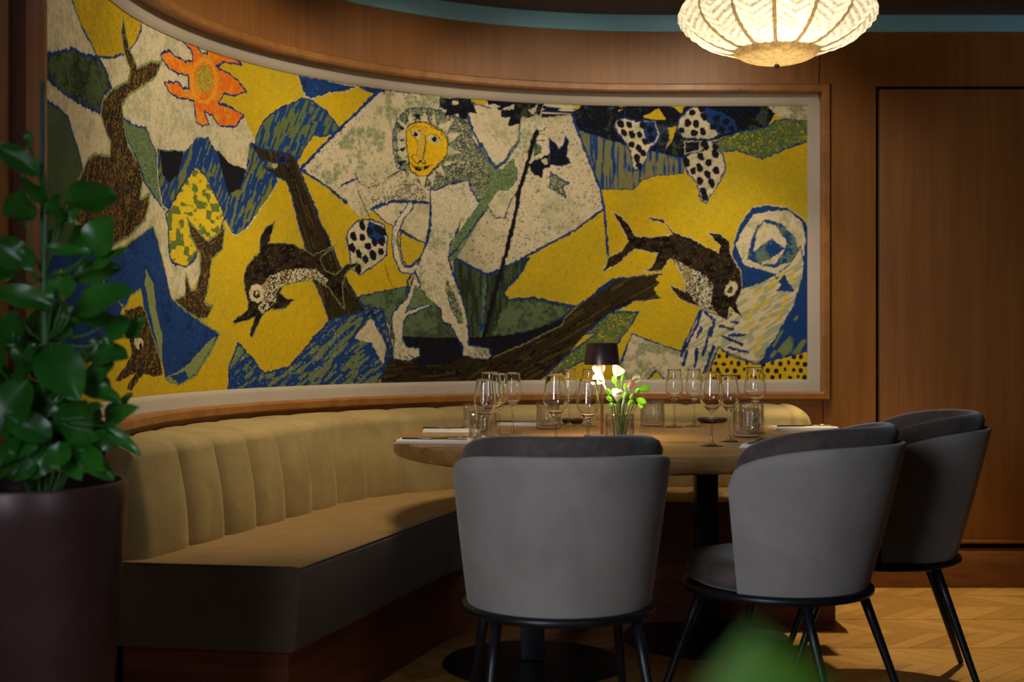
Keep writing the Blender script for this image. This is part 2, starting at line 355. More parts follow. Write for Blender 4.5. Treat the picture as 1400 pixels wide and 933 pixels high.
# ------------------------------------------------------------------ tapestry
MURAL = [('W','',0,'-77.8,119.1 -1.6,142.8 24.8,122.5 48,122.4 68.6,121.2 75.5,102.5 90.2,99.6 96.1,91.7 94.8,83.8 91.5,81.3 85,82.7 81,68.7 41.7,57.9 45,58.9 45.8,45.2 63,48.9 64.5,40.8 57.2,33.3 46.6,32.2 33.6,54.8 0.8,45.2 -10.5,43.1 -46.5,38.5 -71.7,34.9 -71.7,52.2'),
('Ysp','B',1,'-39.1,123.5 -37.2,113.8 -35.3,111.1 -28.4,106.3 -17.1,102.2 -13.9,100.8 -1.6,102.9 11.5,106.9 20.2,112.1 24.8,117.2 25.7,120.8 9.4,120.9 -8.4,119.9 -1.6,134.3'),
('DGB','B',1.5,'-72.5,88.4 -63.7,90.8 -50.1,94 -35.3,98.3 -28.4,98.3 -13.9,100.6 -6.2,98.3 -0.5,94.2 -8.4,90.9 -11.7,84.9 -31.4,84.5 -46.5,85.3 -62.1,87.7 -70.1,87.7 -72.5,87.5'),
('GT','B',1.3,'-72.5,74.1 -65.3,76.2 -57.9,80.4 -48.3,80.3 -39.1,79 -33.4,73.5 -27.4,67.8 -27.4,61.2 -37.2,49.9 -72.5,47'),
('GT','',0,'-72.4,52.1 -37.2,55.6 -31.4,49 -12.7,47.7 -37.2,37.7 -72.4,34.9'),
('B','',0,'-71.7,49.3 -62,50.8 -53.6,47.3 -42.8,40.6 -31.4,40.6 -33.3,37.2 -50.1,38.9 -63.7,42.9 -71.7,43.6'),
('B','',0,'-71.7,27.4 -37.2,25.5 -8.3,22.5 -8.3,12.1 -31.4,12.9 -41,17.3 -71.7,19.9'),
('B','GL',0.6,'-60.2,39.9 -29,44.2 -2.4,44.8 10,28.7 -2.4,17.5 -22.7,13.2 -60.2,13.9'),
('BR','GL',1.2,'10.5,117.9 12.5,113.7 15.5,109.6 22.1,104.7 31.8,108.7 40.1,110.4 36,104.8 26.6,99.9 14.5,94.7 9.4,90.6 10.5,85.7 14.5,79 21.2,75.5 22.4,77.3 25.9,69.8 24,63.2 31.8,66 28.1,57.1 23.4,54.7 16.4,51 0.7,46.9 -11.3,46.8 -33.4,51.5 -43.5,51 -37.5,58.3 -29.2,64 -22.7,69.8 -17.1,72 -1.8,73.7 -1.6,78.1 -6.2,80.2 -10.6,84.4 -9.5,88.7 -1.6,93.2 14.5,99.1 16.4,102.8 10.5,108.1 8.4,113.4'),
('G','B',1,'10.5,87.1 17.4,86.1 28.4,86.6 35.2,80.4 40.1,73.3 44.9,69.2 48,71.1 41.7,61.8 33.5,65.6 26.6,70.2 23,75 14.5,80.5'),
('BGh','W',0.7,'36.7,81.3 55.6,83.3 62,88.7 69.5,89.8 74.3,85.5 83.6,81.6 92.6,81.3 96.2,90.6 101.3,93.2 108.4,78 103.7,71.6 97.4,65 92.6,59.8 86.4,56.2 82.7,57 78.1,62.7 72.6,68.7 69.1,73.5 62,78.3 56.1,72.1 49.1,65.2 45.2,61.9 40.2,62.7 37.2,70'),
('BK','',0,'38.5,80.9 54.1,82.5 51.1,74.6 44.9,70.7 40.1,73.3'),
('BK','',0,'74.2,86.4 82.3,81.5 91.5,80.4 87.6,73.6 81,70.4'),
('YG','B',1.1,'61.6,78.3 67.4,76.4 72.6,70.8 76.9,66 79,61.7 76,56 69.5,51.7 62.9,49 60.7,45.6 55.6,43.3 46.7,44.4 44.7,47.9 44.2,55.7 42.7,60.2 51.4,68.7'),
('O','B',1,'47.3,120.7 54.1,119.8 59.3,118 60,114.9 55.6,113.5 48,114.1 44.9,115.1 39.3,112.7 40.1,111 44.9,109.2 50.3,108.5 57.1,109.1 57.8,104.4 53.4,104 51.1,105.6 41.7,103.9 44.1,101.6 49.6,100.2 60.8,100.9 62.2,93.8 65.8,93.1 70,94.1 67.2,98.2 71.4,97.7 76.2,94.6 85,95.4 89.6,100.4 81,102.5 75.5,102.5 78.3,106.3 85,106.9 91.5,109.3 86.3,112.7 81,114.3 74.2,115.2 78.3,117.6 88.9,118.7 85,120.6 76.9,121.1 69.3,120.9 68.6,118.7 64.4,118.7 62.2,121.1 55.6,121.7'),
('OY','',0,'75,110.3 74.2,106.6 72,103.3 68.7,101.2 65.1,100.6 61.7,101.6 59.4,104 58.6,107.4 59.4,111 61.7,114.3 65.1,116.5 68.7,117.3 72,116.3 74.2,113.8'),
('O','',0,'73.3,110 72.7,106.9 70.9,104.2 68.4,102.4 65.5,101.9 62.8,102.8 61,104.9 60.3,107.7 61,110.8 62.8,113.5 65.5,115.3 68.4,115.9 70.9,115 72.7,112.9'),
('OL','',0,'72.2,110.7 71.7,108.4 70.4,106.4 68.3,105.1 66.1,104.8 64,105.3 62.6,106.8 62.1,108.8 62.6,111 64,113 66.1,114.4 68.3,114.8 70.4,114.2 71.7,112.7'),
('BRs','GL',0.9,'56.4,60.2 61.6,57 68.7,53 75.6,56.4 77.7,60.7 79,57.4 77.7,50.6 71.5,46.9 69.4,36.9 67.3,31.1 72.2,30.3 68.7,26.1 63,24.9 54.2,28.4 46.6,31.4 55,33.2 55.7,41.3 59.4,35 61.6,35.8 64.5,40.8 64.5,48.2 58.7,53.5'),
('BR','',0,'11.6,27.7 24.9,29.4 28.5,28.7 32.8,21.1 38.6,13.4 40.2,6.8 33.6,6.6 26.7,7.6 17.5,2.7 13.6,2.9 14.6,5 21.3,8.1 7.4,6 3.1,6.5 11.6,10.2 17.5,13.8 15.5,19.7'),
('B','GL',0.9,'33.6,55.5 37,51.2 41.8,42.2 46.6,32.2 61.6,26.1 76.3,20.4 71.5,14.5 61.6,5.7 51.2,2.9 42.6,5.1 40.2,10.3 33.6,19.6 26.7,29.4 24.9,34.6 17.5,32.9 11.6,28.4 -8.3,35.6 -8.3,41.1 13.6,48.1'),
('GL','',0,'28.5,41.2 33.6,37.2 36.1,28.1 40.2,19.6 40.2,10.3 35.3,19.6 30.2,30.3 27.6,37'),
('GL','',0,'41.8,5.6 55.7,9.1 71.5,18.7 74.3,19.5 71.5,15.4 61.6,6.5 51.2,3.3'),
('B','',0,'45,6.2 55.7,7.5 57.2,5 51.2,3.5'),
('W','',0,'26.7,17.4 26.3,16.5 25.4,15.9 23.9,15.5 22.3,15.5 20.8,15.9 19.8,16.6 19.4,17.4 19.8,18.3 20.8,18.9 22.3,19.3 23.9,19.3 25.4,18.9 26.3,18.2'),
('BK','',0,'25.8,16.6 25.7,16.2 25.3,15.8 24.8,15.6 24.3,15.6 23.8,15.8 23.4,16.2 23.3,16.6 23.4,17.1 23.8,17.5 24.3,17.7 24.8,17.7 25.3,17.5 25.7,17.1'),
('B','W',0.5,'118.9,119.9 130,120.2 140.9,119.7 149.2,119.5 142.6,116.9 134.2,114.8 125.7,111.7 122.3,112.6'),
('B','',0,'148.3,119.7 160.6,120.2 157.3,117.8 152.4,118.2'),
('BGf','B',1,'96.3,92.9 100.6,99.3 104.3,102.8 111.5,106.7 120.7,111 125.7,111.3 133.7,107.4 140.1,101.6 133.7,98.2 126.7,97.4 121.7,91.5 118.2,86.6 113.6,89.1 108.4,89.3 96.8,89.4'),
('BGh','',0,'93.1,90.7 99,87.5 101.1,81.1 108.4,78.2 103.2,71.8 96.8,65.4 92.6,62.2 88.2,61.9 90.4,76.4'),
('HULL','B',0.9,'93.8,90.8 99,89.6 105.3,88.9 114.6,89.2 118.2,86.6 120.7,82.3 123.7,76.6 127.7,70 130.7,62.6 133.7,59.9 139.7,48.1 145.7,38.7 152.7,30 141.3,25.9 134.8,25.6 131.4,33.2 125.9,42.4 123.6,50.9 120.2,60 116.6,69.9 115.1,74.3 112.6,78.6 106.3,80.2 102.2,81.6 101.6,82.6 108.4,82.6 108.4,84.8 99,85.3 95.8,88.5'),
('BK','B',0.8,'113,86.8 112.7,86.1 112.1,85.4 111.2,85 110.2,84.9 109.3,85.1 108.6,85.6 108.4,86.3 108.6,87 109.3,87.7 110.2,88.1 111.2,88.2 112.1,88 112.7,87.5'),
('WS','B',1.3,'160.3,119.3 187.8,120.6 206.8,122.2 224.9,122 247.9,121.6 248.6,115.8 261.3,82.9 263,75.2 250.4,65.6 228.4,54 226.7,52.9 216.4,47.9 210,45.7 202.6,48.4 195.6,52.2 181.7,57.7 170.2,62.7 155.4,70.8 143.5,72.7 133.7,78.2 120.7,83.8 140.1,101.6'),
('WG','',0,'156.9,114 162.6,119.5 172,119.7 185,119.8 188.7,117.2 175.7,113.6 169.2,110.5 166.9,104.7 167.3,94.3 162.6,90.7 149.3,86.5 133.7,78.9 126.7,83.7 141.5,98.2'),
('','B',1.6,'160,119.8 140.1,101.6 120.2,83.8'),
('','B',1.6,'120.2,83.8 133.7,78.2 143.5,72.5'),
('GM','B',0.8,'148.9,35.2 160.7,37.7 172.3,39.7 173.5,39.9 189.5,30.7 197.4,19.7 209.5,18.9 195.6,18.1 170.8,19.3 165.4,18.2 165,23 160.2,31 152.2,30.9'),
('DG','B',1.2,'194.8,52.2 202.6,48.8 210,45.7 216.4,47.9 226.7,52.9 229.3,52.9 226.7,48 223.3,43.9 217.7,38.2 219.9,35 231.8,35.9 249.6,32.3 245.4,27.8 235.2,22.9 221.6,19.7 209.5,18.5 201.7,18.1 200.4,29.2 198.3,36.4 195.6,42.7'),
('GM','',0,'220.7,34.2 231.8,34.7 247.9,31.5 243.7,27.8 235.2,23.7 221.6,20.1 213,19.7 216.4,29.3'),
('','BG',2,'209.5,45.7 208.7,36.5 207.4,18.1'),
('HULL','',0,'254.5,34.5 259.7,39.6 266.6,44.2 288.1,46.5 285.1,44.8 287.2,42.7 284.7,40.1 287.2,36.2 276.1,34.5 269.2,31.1 265.7,29.8 254.5,20.4 247,11.5 236.1,1.8 233.5,-1.4 160,-0.9 160.9,7.5 165.4,15.1 171.7,15.9 209.5,18.1 226.7,20.5 245.8,27.4 250.4,31.9'),
('BK','',0,'169,19.7 182.4,18.8 195.6,18.9 209.5,18.9 226.7,20.9 238.6,24.2 245.8,27.8 243.7,24.2 230.1,17.3 213,11.3 212.1,9.7 199.1,10.6 193.9,7.8 178,7.2 178,13.5 171.7,15.1'),
('','B',0.9,'249.6,31.9 257.9,36.9 267.4,43.5 259.7,39.6 266.6,44.2 288.1,46.5'),
('','GL',0.6,'245.8,27.8 244.1,24.2 230.1,17.3 213,10.1'),
('','B',0.8,'287.2,36.2 276.1,34.5 269.2,31.1 265.7,29.8'),
('GY','B',1,'236.1,1.8 247,11.5 259.6,20.5 254.5,20.4 265.7,29.8 277.8,29.8 273.9,23 268.8,16.5 263.1,12.7 254.5,9.3 254.6,9 242.8,3.4'),
('MN','B',0.6,'166.2,94 165.9,102.3 166.9,106.1 169.9,110.6 174.2,113.5 180,114.7 186.7,114.3 192.5,112.6 197.2,112.1 201.9,110.7 203.4,104.4 203.3,103.5 212.3,91.5 215,90 223.9,92.1 223.9,87 218.6,78.4 212.3,74 206,73.8 203.3,82.8 201.5,85.2 193.3,83.1 196.3,85.4 190.6,82.1 185.3,80.4 179.5,80.1 172.3,82.7 172.3,87.7 168.4,88.3'),
('WS','',0,'141.5,79.6 148.3,82.4 150.7,80.7 155,79.4 162.6,82.3 169.2,87.2 173.9,84.3 179.4,82.2 182.2,80.8 183.1,75.1 174.8,74.7 164.5,74.1 156.9,71.2 154.1,67.9 149.3,67.6 144.9,71.2 142.5,75'),
('WM','',0,'169.8,85.1 175.2,83.2 180.5,80.6 182.5,75.4 173.8,74.9 165.8,74.5 156.9,71.6 154.1,75.4 163.7,77.2 168.5,79.8'),
('','BK',0.45,'163.5,84.2 168.9,87.5 172.3,87.9'),
('','BK',0.45,'168.7,87.2 162.6,82.7 155,79.4 150.7,80.4 148.3,82.4'),
('','B',1.1,'141,79.5 148.1,82.6'),
('','BK',0.6,'147.9,84.6 149,81.9'),
('W','B',0.9,'155.4,70.8 158.6,72.4 167.1,75.1 183.8,75.2 184.3,66.9 181.7,57.7 175.4,60.2 170.2,62.7 162.8,65.9'),
('','B',1.1,'155.9,70.4 161,73 167.8,74.6 173.8,74.4 180.5,74.7 183.9,74.9'),
('C','B',0.9,'186.3,80.5 190.6,82.5 196.3,85.4 193.3,83.1 201.5,85.6 202.9,81.1 207.8,74.7 206,71.3 198.8,64.4 195.6,57.6 193.3,53.2 198,67.8 195.7,62.4 193.1,57.6 192.5,52.2 193.8,48.1 192.1,52.9 193,49.7 195.6,42.7 198.3,36.4 200.4,29.2 201.3,22.9 201.7,15.7 207,14.9 211.3,14.1 212.1,10.9 210.4,9.4 203.5,10.1 199.1,11.4 198.3,16.5 195.6,20.5 193,24.5 189.5,25.2 188.6,30.7 183.3,34.6 178,40.8 176.6,47 176.5,46.5 180.5,54.2 182.5,58.4 183.9,64.3 184.2,73.1 183.9,80.8'),
('G','',0,'210.5,93.1 216.8,90.9 222.2,96.2 223.9,90.4 222.2,81.9 217.7,76.7 212.3,74.8 208.7,71.4 201.5,60.3 196,52.7 201.4,64.4 196.4,52.3 193.1,50.5 192.8,56.4 195.7,62.4 198,67.8 193.3,55.9 196,61.8 206,75.4 210.5,81.4 211.4,88.2'),
('W','',0,'210.5,74.8 215,81.6 219.5,81.8 223.9,85.3 227.5,85.5 221.3,77.7 218.6,70.4 214.1,69.9'),
('','B',0.8,'210.5,74.8 214.1,69.9 218.2,70.2 221.3,77.7 226.6,84.6'),
('','B',1,'209.6,73.1 202.4,63.7 197.9,58.5 193.3,53.2'),
('','B',1.2,'195.6,52.2 202.6,49.2 210,45.7 216.4,47.5'),
('C','B',0.9,'176.6,45.8 174.8,40.7 172.6,35.2 165.9,29 165.4,24.3 166.8,18.2 165.4,12 166.8,9.7 173.5,9 178.9,11.1 178.4,14.3 172.6,15.1 170.8,18.2 170.8,23.6 172.6,27.5 184.2,31.9 183.7,33 176.2,30.6 171.7,29 173.5,32.1 177.1,38.4 179.3,40.8'),
('G','',0,'176.6,41.1 180.2,37.7 186,33.1 178,31.4 172.6,29.4 174.8,35.3'),
('MN','',0,'191.2,44.2 195.6,36.3 198.7,29.2 199.1,24.5 196.9,24.5 193.4,30.8 190.8,38.6'),
('','BK',0.7,'171.3,11.2 173.5,9.8'),
('','BK',0.7,'173.5,12 175.7,10.2'),
('','BK',0.7,'204.4,11.7 205.4,10'),
('','BK',0.7,'207,12.3 208.3,10.3'),
('','BK',0.7,'209.2,12.7 210.6,10.9'),
('Y','B',1,'169.8,62.5 181.5,57.8 180.9,54.8 178.5,51.2 175.2,48.5 172.8,48.1 170.8,51 169.5,56.7'),
('','B',4.6,'174.2,73.2 169.8,67.7 167.4,63.6 166.8,57.8 168.1,51.5 170.5,46.9 174.2,46.1 176.5,47.7'),
('','C',2.9,'174.2,73.2 169.8,67.7 167.4,63.6 166.8,57.8 168.1,51.5 170.5,46.9 174.2,46.1 176.9,48'),
('','B',0.9,'183.9,74.9 183.5,66.7 181.9,57.8 180.5,54.2 177.2,50'),
('','B',0.9,'169.8,63.1 181.5,57.8'),
('','BK',0.35,'162,48.4 163.7,43.3 166.4,39.3'),
('','B',1.1,'175.2,45.3 173.2,42.3 172.5,37.5'),
('W','',0,'202.3,113.5 204.8,117.2 213.4,116.8 216.4,112.6 220.4,111.8 224.9,110.2 224.4,104 221.4,99.6 216.4,93.3 214.4,92 211.4,93.1 208.4,99.9 204.8,105.3'),
('','B',1.5,'201.3,113 203.8,106.2 206.8,101.2'),
('','BG',2.6,'206.8,101.2 210.9,94.9 214.4,91.3'),
('','BG',2.2,'214.4,91.3 218.9,94.8 221.9,99.7 224.7,103.6'),
('','BG',1.2,'224.9,112.1 224.9,104.1'),
('C','',0,'225.9,112.8 230.9,112.4 233.9,111.1 237.8,110.3 238.3,98.4 232.9,96.3 229.9,96.2 230.9,103.8 224.9,97.9 222.9,99.7 225.4,103.6'),
('','GM',0.6,'231.9,108.1 234.8,107.8 237.3,109.8'),
('','BK',0.5,'230.9,104.3 232.9,106.3 236.3,106.9'),
('','BK',0.5,'231.4,103.4 236.3,104.1'),
('GM','',0,'231.9,102.9 234.8,101.2 234.8,98.3 231.4,96.8'),
('NV','',0,'188.5,119.3 202.8,120.3 204.3,116.9 205.6,114 201.8,113.7 200.8,111.1 197.7,111.3 196.7,113.5 194.6,112.5 190.5,111.7 191.6,114.5 188,115.1'),
('W','',0,'194.6,118.5 196.7,118.2 196.7,116.8 194.1,116.6'),
('W','',0,'193.4,117.8 196.7,118.1 196.7,117 194.4,117'),
('Y','',0,'203.1,120.3 209.9,120.7 209.6,118.2 207.4,117.6 202.8,118.2'),
('','B',0.8,'202.8,118.2 207.9,117.4 212.4,116.5'),
('NV','',0,'209.9,120.3 222.9,120.5 229.9,120.6 232.9,120 231.9,118.1 228.9,116.5 231.9,114.8 229.4,113.5 225.9,113.8 224.9,110.7 221.4,109.3 219.7,109.9 220.9,113.3 216.4,112.8 216.9,115.9 214.9,116.4 216.4,118 210.9,118.3'),
('W','',0,'216.9,116.8 222.4,119 222.4,116.7 217.9,116.2'),
('W','',0,'228.4,116.7 231.9,118.1 231.9,115.3'),
('NV','',0,'233.4,120.5 235.8,120.2 234.3,114.9 231.9,115.3'),
('WN','',0,'235.8,120.2 247.9,120.2 250.4,118.4 247.8,115.6 234.8,113.7'),
('NV','B',0.5,'248.6,116.3 253.9,120.2 265.2,120.1 263,113.6 259.5,109.5 257.4,113.9'),
('NV','B',0.7,'238.3,105.1 240.8,103.3 242.7,100.5 245.2,103.4 245.7,106.3 246.9,104.4 246.2,97.7 247.9,94.4 242.7,93.3 238.8,93.7'),
('MN','B',0.7,'239,90.9 243.4,87.6 247.3,86 244.3,84.2 246,79.2 241.6,82.1 238.6,83.3'),
('NV','',0,'229.4,93.9 234.8,96.4 238.3,98.4 238.8,92.7 235.8,91.7 234.8,87.4 231.9,89.2 229.9,90.6'),
('W','',0,'234.8,95.9 237.3,96.5 237.8,93.7 235.3,94.1'),
('','BK',2.6,'232.9,107.7 230.9,102.9 229.4,96.2 226.9,87.6 224.9,81.9 223.9,75.2 218.6,53.8 216.4,47 207.8,15.7'),
('Y','',0,'261.3,82.9 267.8,82.9 276.4,83.8 280.7,88.1 286.6,89.8 286.6,65.9 263,74.3'),
('NV','',0,'248.6,115.7 265.2,120.1 266.8,120.6 284.1,120.1 297.5,119.8 307.1,120.3 334,120.1 337.8,116.4 334,110.7 322.5,108.8 311,104.9 297.5,97.1 285.1,100.1 272.6,102.5 267.8,104.3 251.3,108.9'),
('BOh','B',0.6,'251.3,108.9 259.1,106.7 267.8,104.3 272.6,102.8 297.5,97.1 297.5,90.5 286,89.6 280.3,87.7 275.5,83.3 260.9,83.5 261.3,83.5 255.6,97.3'),
('','B',1.6,'248.6,115.7 255.6,97.3 261.3,82.9 263,75.2'),
('','B',1.3,'263,75.2 250.4,65.6 228.4,54 226.7,52.9'),
('','B',1.2,'263,75.2 263.9,65.8 264.7,54.4 262.9,74.1 264.8,53.6'),
('GY','B',0.8,'311,104 322.5,108.8 334,110.7 337.8,113.6 344.5,114.5 353.2,113.1 353.2,104.9 343.6,101.9 332.1,96.8 320.5,100.6 314.8,99.9'),
('WG','',0,'334,120.5 353.6,120.5 353.6,113.1 344.5,114.5 338.3,115.7'),
('Y','',0,'280.3,115.5 287,118.8 289.9,114 281.2,114.5'),
('Y','',0,'290.8,110.7 294.7,110.7 292.7,104.9 289.4,100.1 291.8,106.9'),
('Y','',0,'264.8,120.3 272.6,120.2 269.7,117.3'),
('Y','',0,'291.8,120.3 298,119.8 296.6,116.9'),
('NV','',0,'265.2,120.1 272.9,119.7 267.8,117.1 270.3,115.9'),
('','B',0.5,'289.9,109.7 291.8,104.9 288.9,99.2'),
('','B',0.5,'272.6,120.2 271.6,115.4 276.4,113.5'),
('','B',0.5,'287.9,110.7 292.7,110.7 296.6,113.6'),
('W','',0,'267.2,110.6 268.7,114 272.6,114.5 276.9,113.1 280.3,113.6 285.1,113.6 287.5,107.8 286,104 283.1,101.6 281.2,96.3 278.8,92 275.9,92 274.5,100.1 271.6,104.9'),
('B','',0,'279.3,113.1 284.6,113.1 286.5,107.8 285.1,104 281.7,103'),
('','B',0.9,'267.2,110.6 268.7,114 272.6,114.5 276.9,113.1 280.3,113.6 285.1,113.6 287.5,107.8 286,104 283.1,101.6 281.2,96.3 278.8,92 275.9,92 274.5,100.1 271.6,104.9 267.2,110.6'),
('BK','',0,'271.5,112.6 271.6,111 270.9,110.1 269.7,110.3 268.8,111.5 268.7,113.1 269.4,114 270.6,113.8'),
('BK','',0,'275.2,112.3 275.2,111.1 274.4,110.3 273.2,110.4 272.4,111.3 272.5,112.5 273.3,113.3 274.4,113.2'),
('BK','',0,'272.9,108.7 273,107.4 272.2,106.6 271.1,106.7 270.2,107.7 270.2,109.1 271,109.9 272.1,109.8'),
('BK','',0,'276.4,108.1 276.4,106.6 275.7,105.7 274.5,105.9 273.6,107.1 273.5,108.6 274.3,109.5 275.5,109.3'),
('BK','',0,'279.7,107.8 279.7,106.6 278.9,105.9 277.8,105.9 277,106.8 277,108 277.8,108.8 278.9,108.7'),
('BK','',0,'281.4,112 281.4,110.5 280.6,109.6 279.5,109.8 278.6,110.9 278.5,112.4 279.3,113.3 280.5,113.1'),
('BK','',0,'284.3,110.2 284.3,108.8 283.6,107.9 282.5,108.1 281.6,109.3 281.6,110.7 282.3,111.5 283.4,111.3'),
('BK','',0,'276.4,103.5 276.3,102.3 275.5,101.5 274.4,101.6 273.6,102.5 273.6,103.7 274.4,104.5 275.6,104.4'),
('BK','',0,'279.5,101.8 279.6,100.2 278.9,99.3 277.7,99.6 276.8,100.8 276.7,102.3 277.4,103.2 278.6,103'),
('BK','',0,'285,106.2 285,104.9 284.2,104.1 283,104.2 282.2,105.2 282.2,106.5 283,107.3 284.2,107.2'),
('BK','',0,'282,104.9 282.1,103.7 281.3,102.9 280.2,103 279.5,104 279.4,105.2 280.2,106 281.2,105.9'),
('BK','',0,'278.8,97.6 278.9,96 278.1,95.1 276.9,95.3 276,96.5 275.9,98.1 276.7,99 277.9,98.8'),
('BK','',0,'281.5,99.6 281.6,98.4 280.8,97.7 279.8,97.8 279,98.7 279,99.9 279.7,100.7 280.8,100.6'),
('BK','',0,'279.6,94.4 279.6,93 278.8,92.2 277.6,92.3 276.7,93.4 276.7,94.7 277.5,95.6 278.7,95.5'),
('W','',0,'295.1,108.8 295.6,114.5 301.4,119.8 307.1,119.3 314.8,116.4 319.6,113.6 321,109.7 312.9,107.3 309,105.4 297.5,105.9'),
('B','',0,'306.2,119.3 314.8,116.4 319.6,113.6 321,109.7 312.9,107.8 307.1,114.5'),
('','B',0.9,'295.1,108.8 295.6,114.5 301.4,119.8 307.1,119.3 314.8,116.4 319.6,113.6 321,109.7 312.9,107.3 309,105.4 297.5,105.9 295.1,108.8'),
('BK','',0,'301,113.2 301,111.7 300.1,110.7 298.8,110.9 297.9,112 297.9,113.5 298.8,114.5 300.1,114.3'),
('BK','',0,'302.9,117.5 302.8,116.3 301.9,115.5 300.7,115.5 299.8,116.4 299.9,117.6 300.8,118.4 302.1,118.4'),
('BK','',0,'307.2,119.4 307.2,118.1 306.3,117.2 305,117.3 304.2,118.3 304.2,119.6 305.1,120.4 306.3,120.4'),
('BK','',0,'304.8,112.7 304.9,111.2 303.9,110.3 302.7,110.4 301.7,111.6 301.7,113 302.6,113.9 303.9,113.8'),
('BK','',0,'298.6,109.8 298.5,108.7 297.6,107.9 296.3,107.9 295.5,108.7 295.6,109.8 296.5,110.6 297.8,110.6'),
('BK','',0,'303.9,108.6 303.9,107.2 303,106.3 301.7,106.4 300.8,107.4 300.8,108.8 301.7,109.7 303,109.6'),
('BK','',0,'308.1,116 308.1,114.7 307.3,113.8 306,113.9 305.2,114.9 305.2,116.3 306,117.2 307.3,117.1'),
('BK','',0,'312.1,111.3 312,110.1 311,109.3 309.7,109.3 308.9,110.1 309,111.3 310,112.1 311.2,112.1'),
('BK','',0,'307.6,109.3 307.7,107.8 306.8,106.9 305.6,107.1 304.7,108.2 304.6,109.7 305.5,110.6 306.7,110.5'),
('BK','',0,'313.5,115.1 313.4,113.8 312.5,113 311.2,113 310.3,113.9 310.4,115.2 311.3,116.1 312.6,116'),
('BK','',0,'317.7,113.6 317.6,112.4 316.8,111.6 315.6,111.7 314.8,112.6 314.8,113.8 315.7,114.6 316.9,114.5'),
('BK','',0,'315.9,110.3 315.9,108.8 315,107.9 313.7,108 312.7,109.1 312.7,110.6 313.6,111.6 315,111.5'),
('BK','',0,'320.1,110.7 320,109.6 319.2,108.8 318,108.8 317.2,109.7 317.2,110.8 318.1,111.6 319.3,111.6'),
('W','',0,'297,97.3 306.2,100.6 307.1,104.9 310,104.9 314.8,98.2 316.2,92.5 312.9,85.8 307.6,77.6 305.2,79 303.3,86.7 299.4,90.5'),
('','B',0.9,'297,97.3 306.2,100.6 307.1,104.9 310,104.9 314.8,98.2 316.2,92.5 312.9,85.8 307.6,77.6 305.2,79 303.3,86.7 299.4,90.5 297,97.3'),
('BK','',0,'300.4,96.1 300.6,94.3 299.8,93.3 298.5,93.6 297.5,95 297.4,96.8 298.1,97.8 299.4,97.5'),
('BK','',0,'303.3,92 303.3,90.6 302.5,89.7 301.3,89.9 300.4,91 300.4,92.4 301.2,93.3 302.4,93.1'),
('BK','',0,'306.6,98.3 306.7,96.7 305.9,95.8 304.7,96 303.8,97.2 303.7,98.8 304.5,99.7 305.7,99.5'),
('BK','',0,'306.2,93.5 306.3,91.7 305.5,90.7 304.3,91 303.3,92.4 303.1,94.1 303.9,95.2 305.2,94.9'),
('BK','',0,'310,95.9 310,94.5 309.2,93.6 308,93.8 307.1,94.8 307.1,96.2 307.9,97 309.1,96.9'),
('BK','',0,'312.9,99.7 313,98.1 312.2,97.1 310.9,97.3 310,98.6 309.8,100.3 310.7,101.3 311.9,101.1'),
('BK','',0,'309.7,90.6 309.8,89 309,88 307.8,88.2 306.9,89.6 306.7,91.2 307.5,92.1 308.7,91.9'),
('BK','',0,'313.4,92.2 313.4,90.9 312.5,90 311.3,90.1 310.4,91.2 310.4,92.5 311.3,93.4 312.5,93.3'),
('BK','',0,'311.4,86.7 311.6,85 310.8,84 309.6,84.3 308.6,85.7 308.4,87.5 309.2,88.5 310.4,88.2'),
('BK','',0,'307.7,83.4 307.7,81.9 306.9,81 305.6,81.1 304.7,82.3 304.6,83.8 305.5,84.8 306.7,84.6'),
('BK','',0,'306.1,87.7 306.2,86.3 305.4,85.4 304.2,85.5 303.4,86.7 303.3,88.1 304.1,89 305.2,88.8'),
('BK','',0,'308.6,103.6 308.8,101.8 307.9,100.7 306.6,101 305.6,102.5 305.5,104.2 306.3,105.3 307.6,105'),
('BK','',0,'312.8,102.6 312.8,101.2 312.1,100.3 310.9,100.5 310.1,101.6 310,102.9 310.8,103.8 311.9,103.6'),
('BK','',0,'308.5,81 308.5,79.5 307.7,78.5 306.4,78.7 305.4,79.9 305.3,81.5 306.2,82.5 307.5,82.3'),
('NV','W',0.6,'298,104.5 305.2,104.5 304.7,100.6 298.5,99.2'),
('W','',0,'144.6,62.3 150,66.1 156.5,66.5 161.8,65 163.4,59.7 162.8,52.5 158.6,48.8 150,44.1 145.7,46.6 144.6,54.4 143.5,58.7'),
('B','',0,'154.3,65.9 161.2,64.5 162.8,57 156.5,56.7 153.2,61'),
('','B',0.9,'144.6,62.3 150,66.1 156.5,66.5 161.8,65 163.4,59.7 162.8,52.5 158.6,48.8 150,44.1 145.7,46.6 144.6,54.4 143.5,58.7 144.6,62.3'),
('BK','',0,'152.7,64.5 152.9,62.9 152,61.9 150.6,62.1 149.5,63.4 149.3,65 150.2,66 151.6,65.8'),
('BK','',0,'156.5,62.5 156.5,61.2 155.6,60.3 154.2,60.4 153.2,61.4 153.2,62.7 154.1,63.5 155.5,63.5'),
('BK','',0,'160.2,63.6 160.3,62.2 159.4,61.2 158,61.4 157,62.5 156.9,63.9 157.8,64.8 159.2,64.7'),
('BK','',0,'148.6,59.9 148.8,58.3 147.9,57.3 146.5,57.5 145.3,58.8 145.2,60.3 146.1,61.3 147.5,61.1'),
('BK','',0,'152.9,59.7 152.9,58.4 152,57.6 150.7,57.6 149.7,58.6 149.7,59.8 150.6,60.6 151.9,60.6'),
('BK','',0,'147.9,55.5 148,54 147.1,53 145.7,53.2 144.6,54.3 144.4,55.9 145.4,56.8 146.8,56.7'),
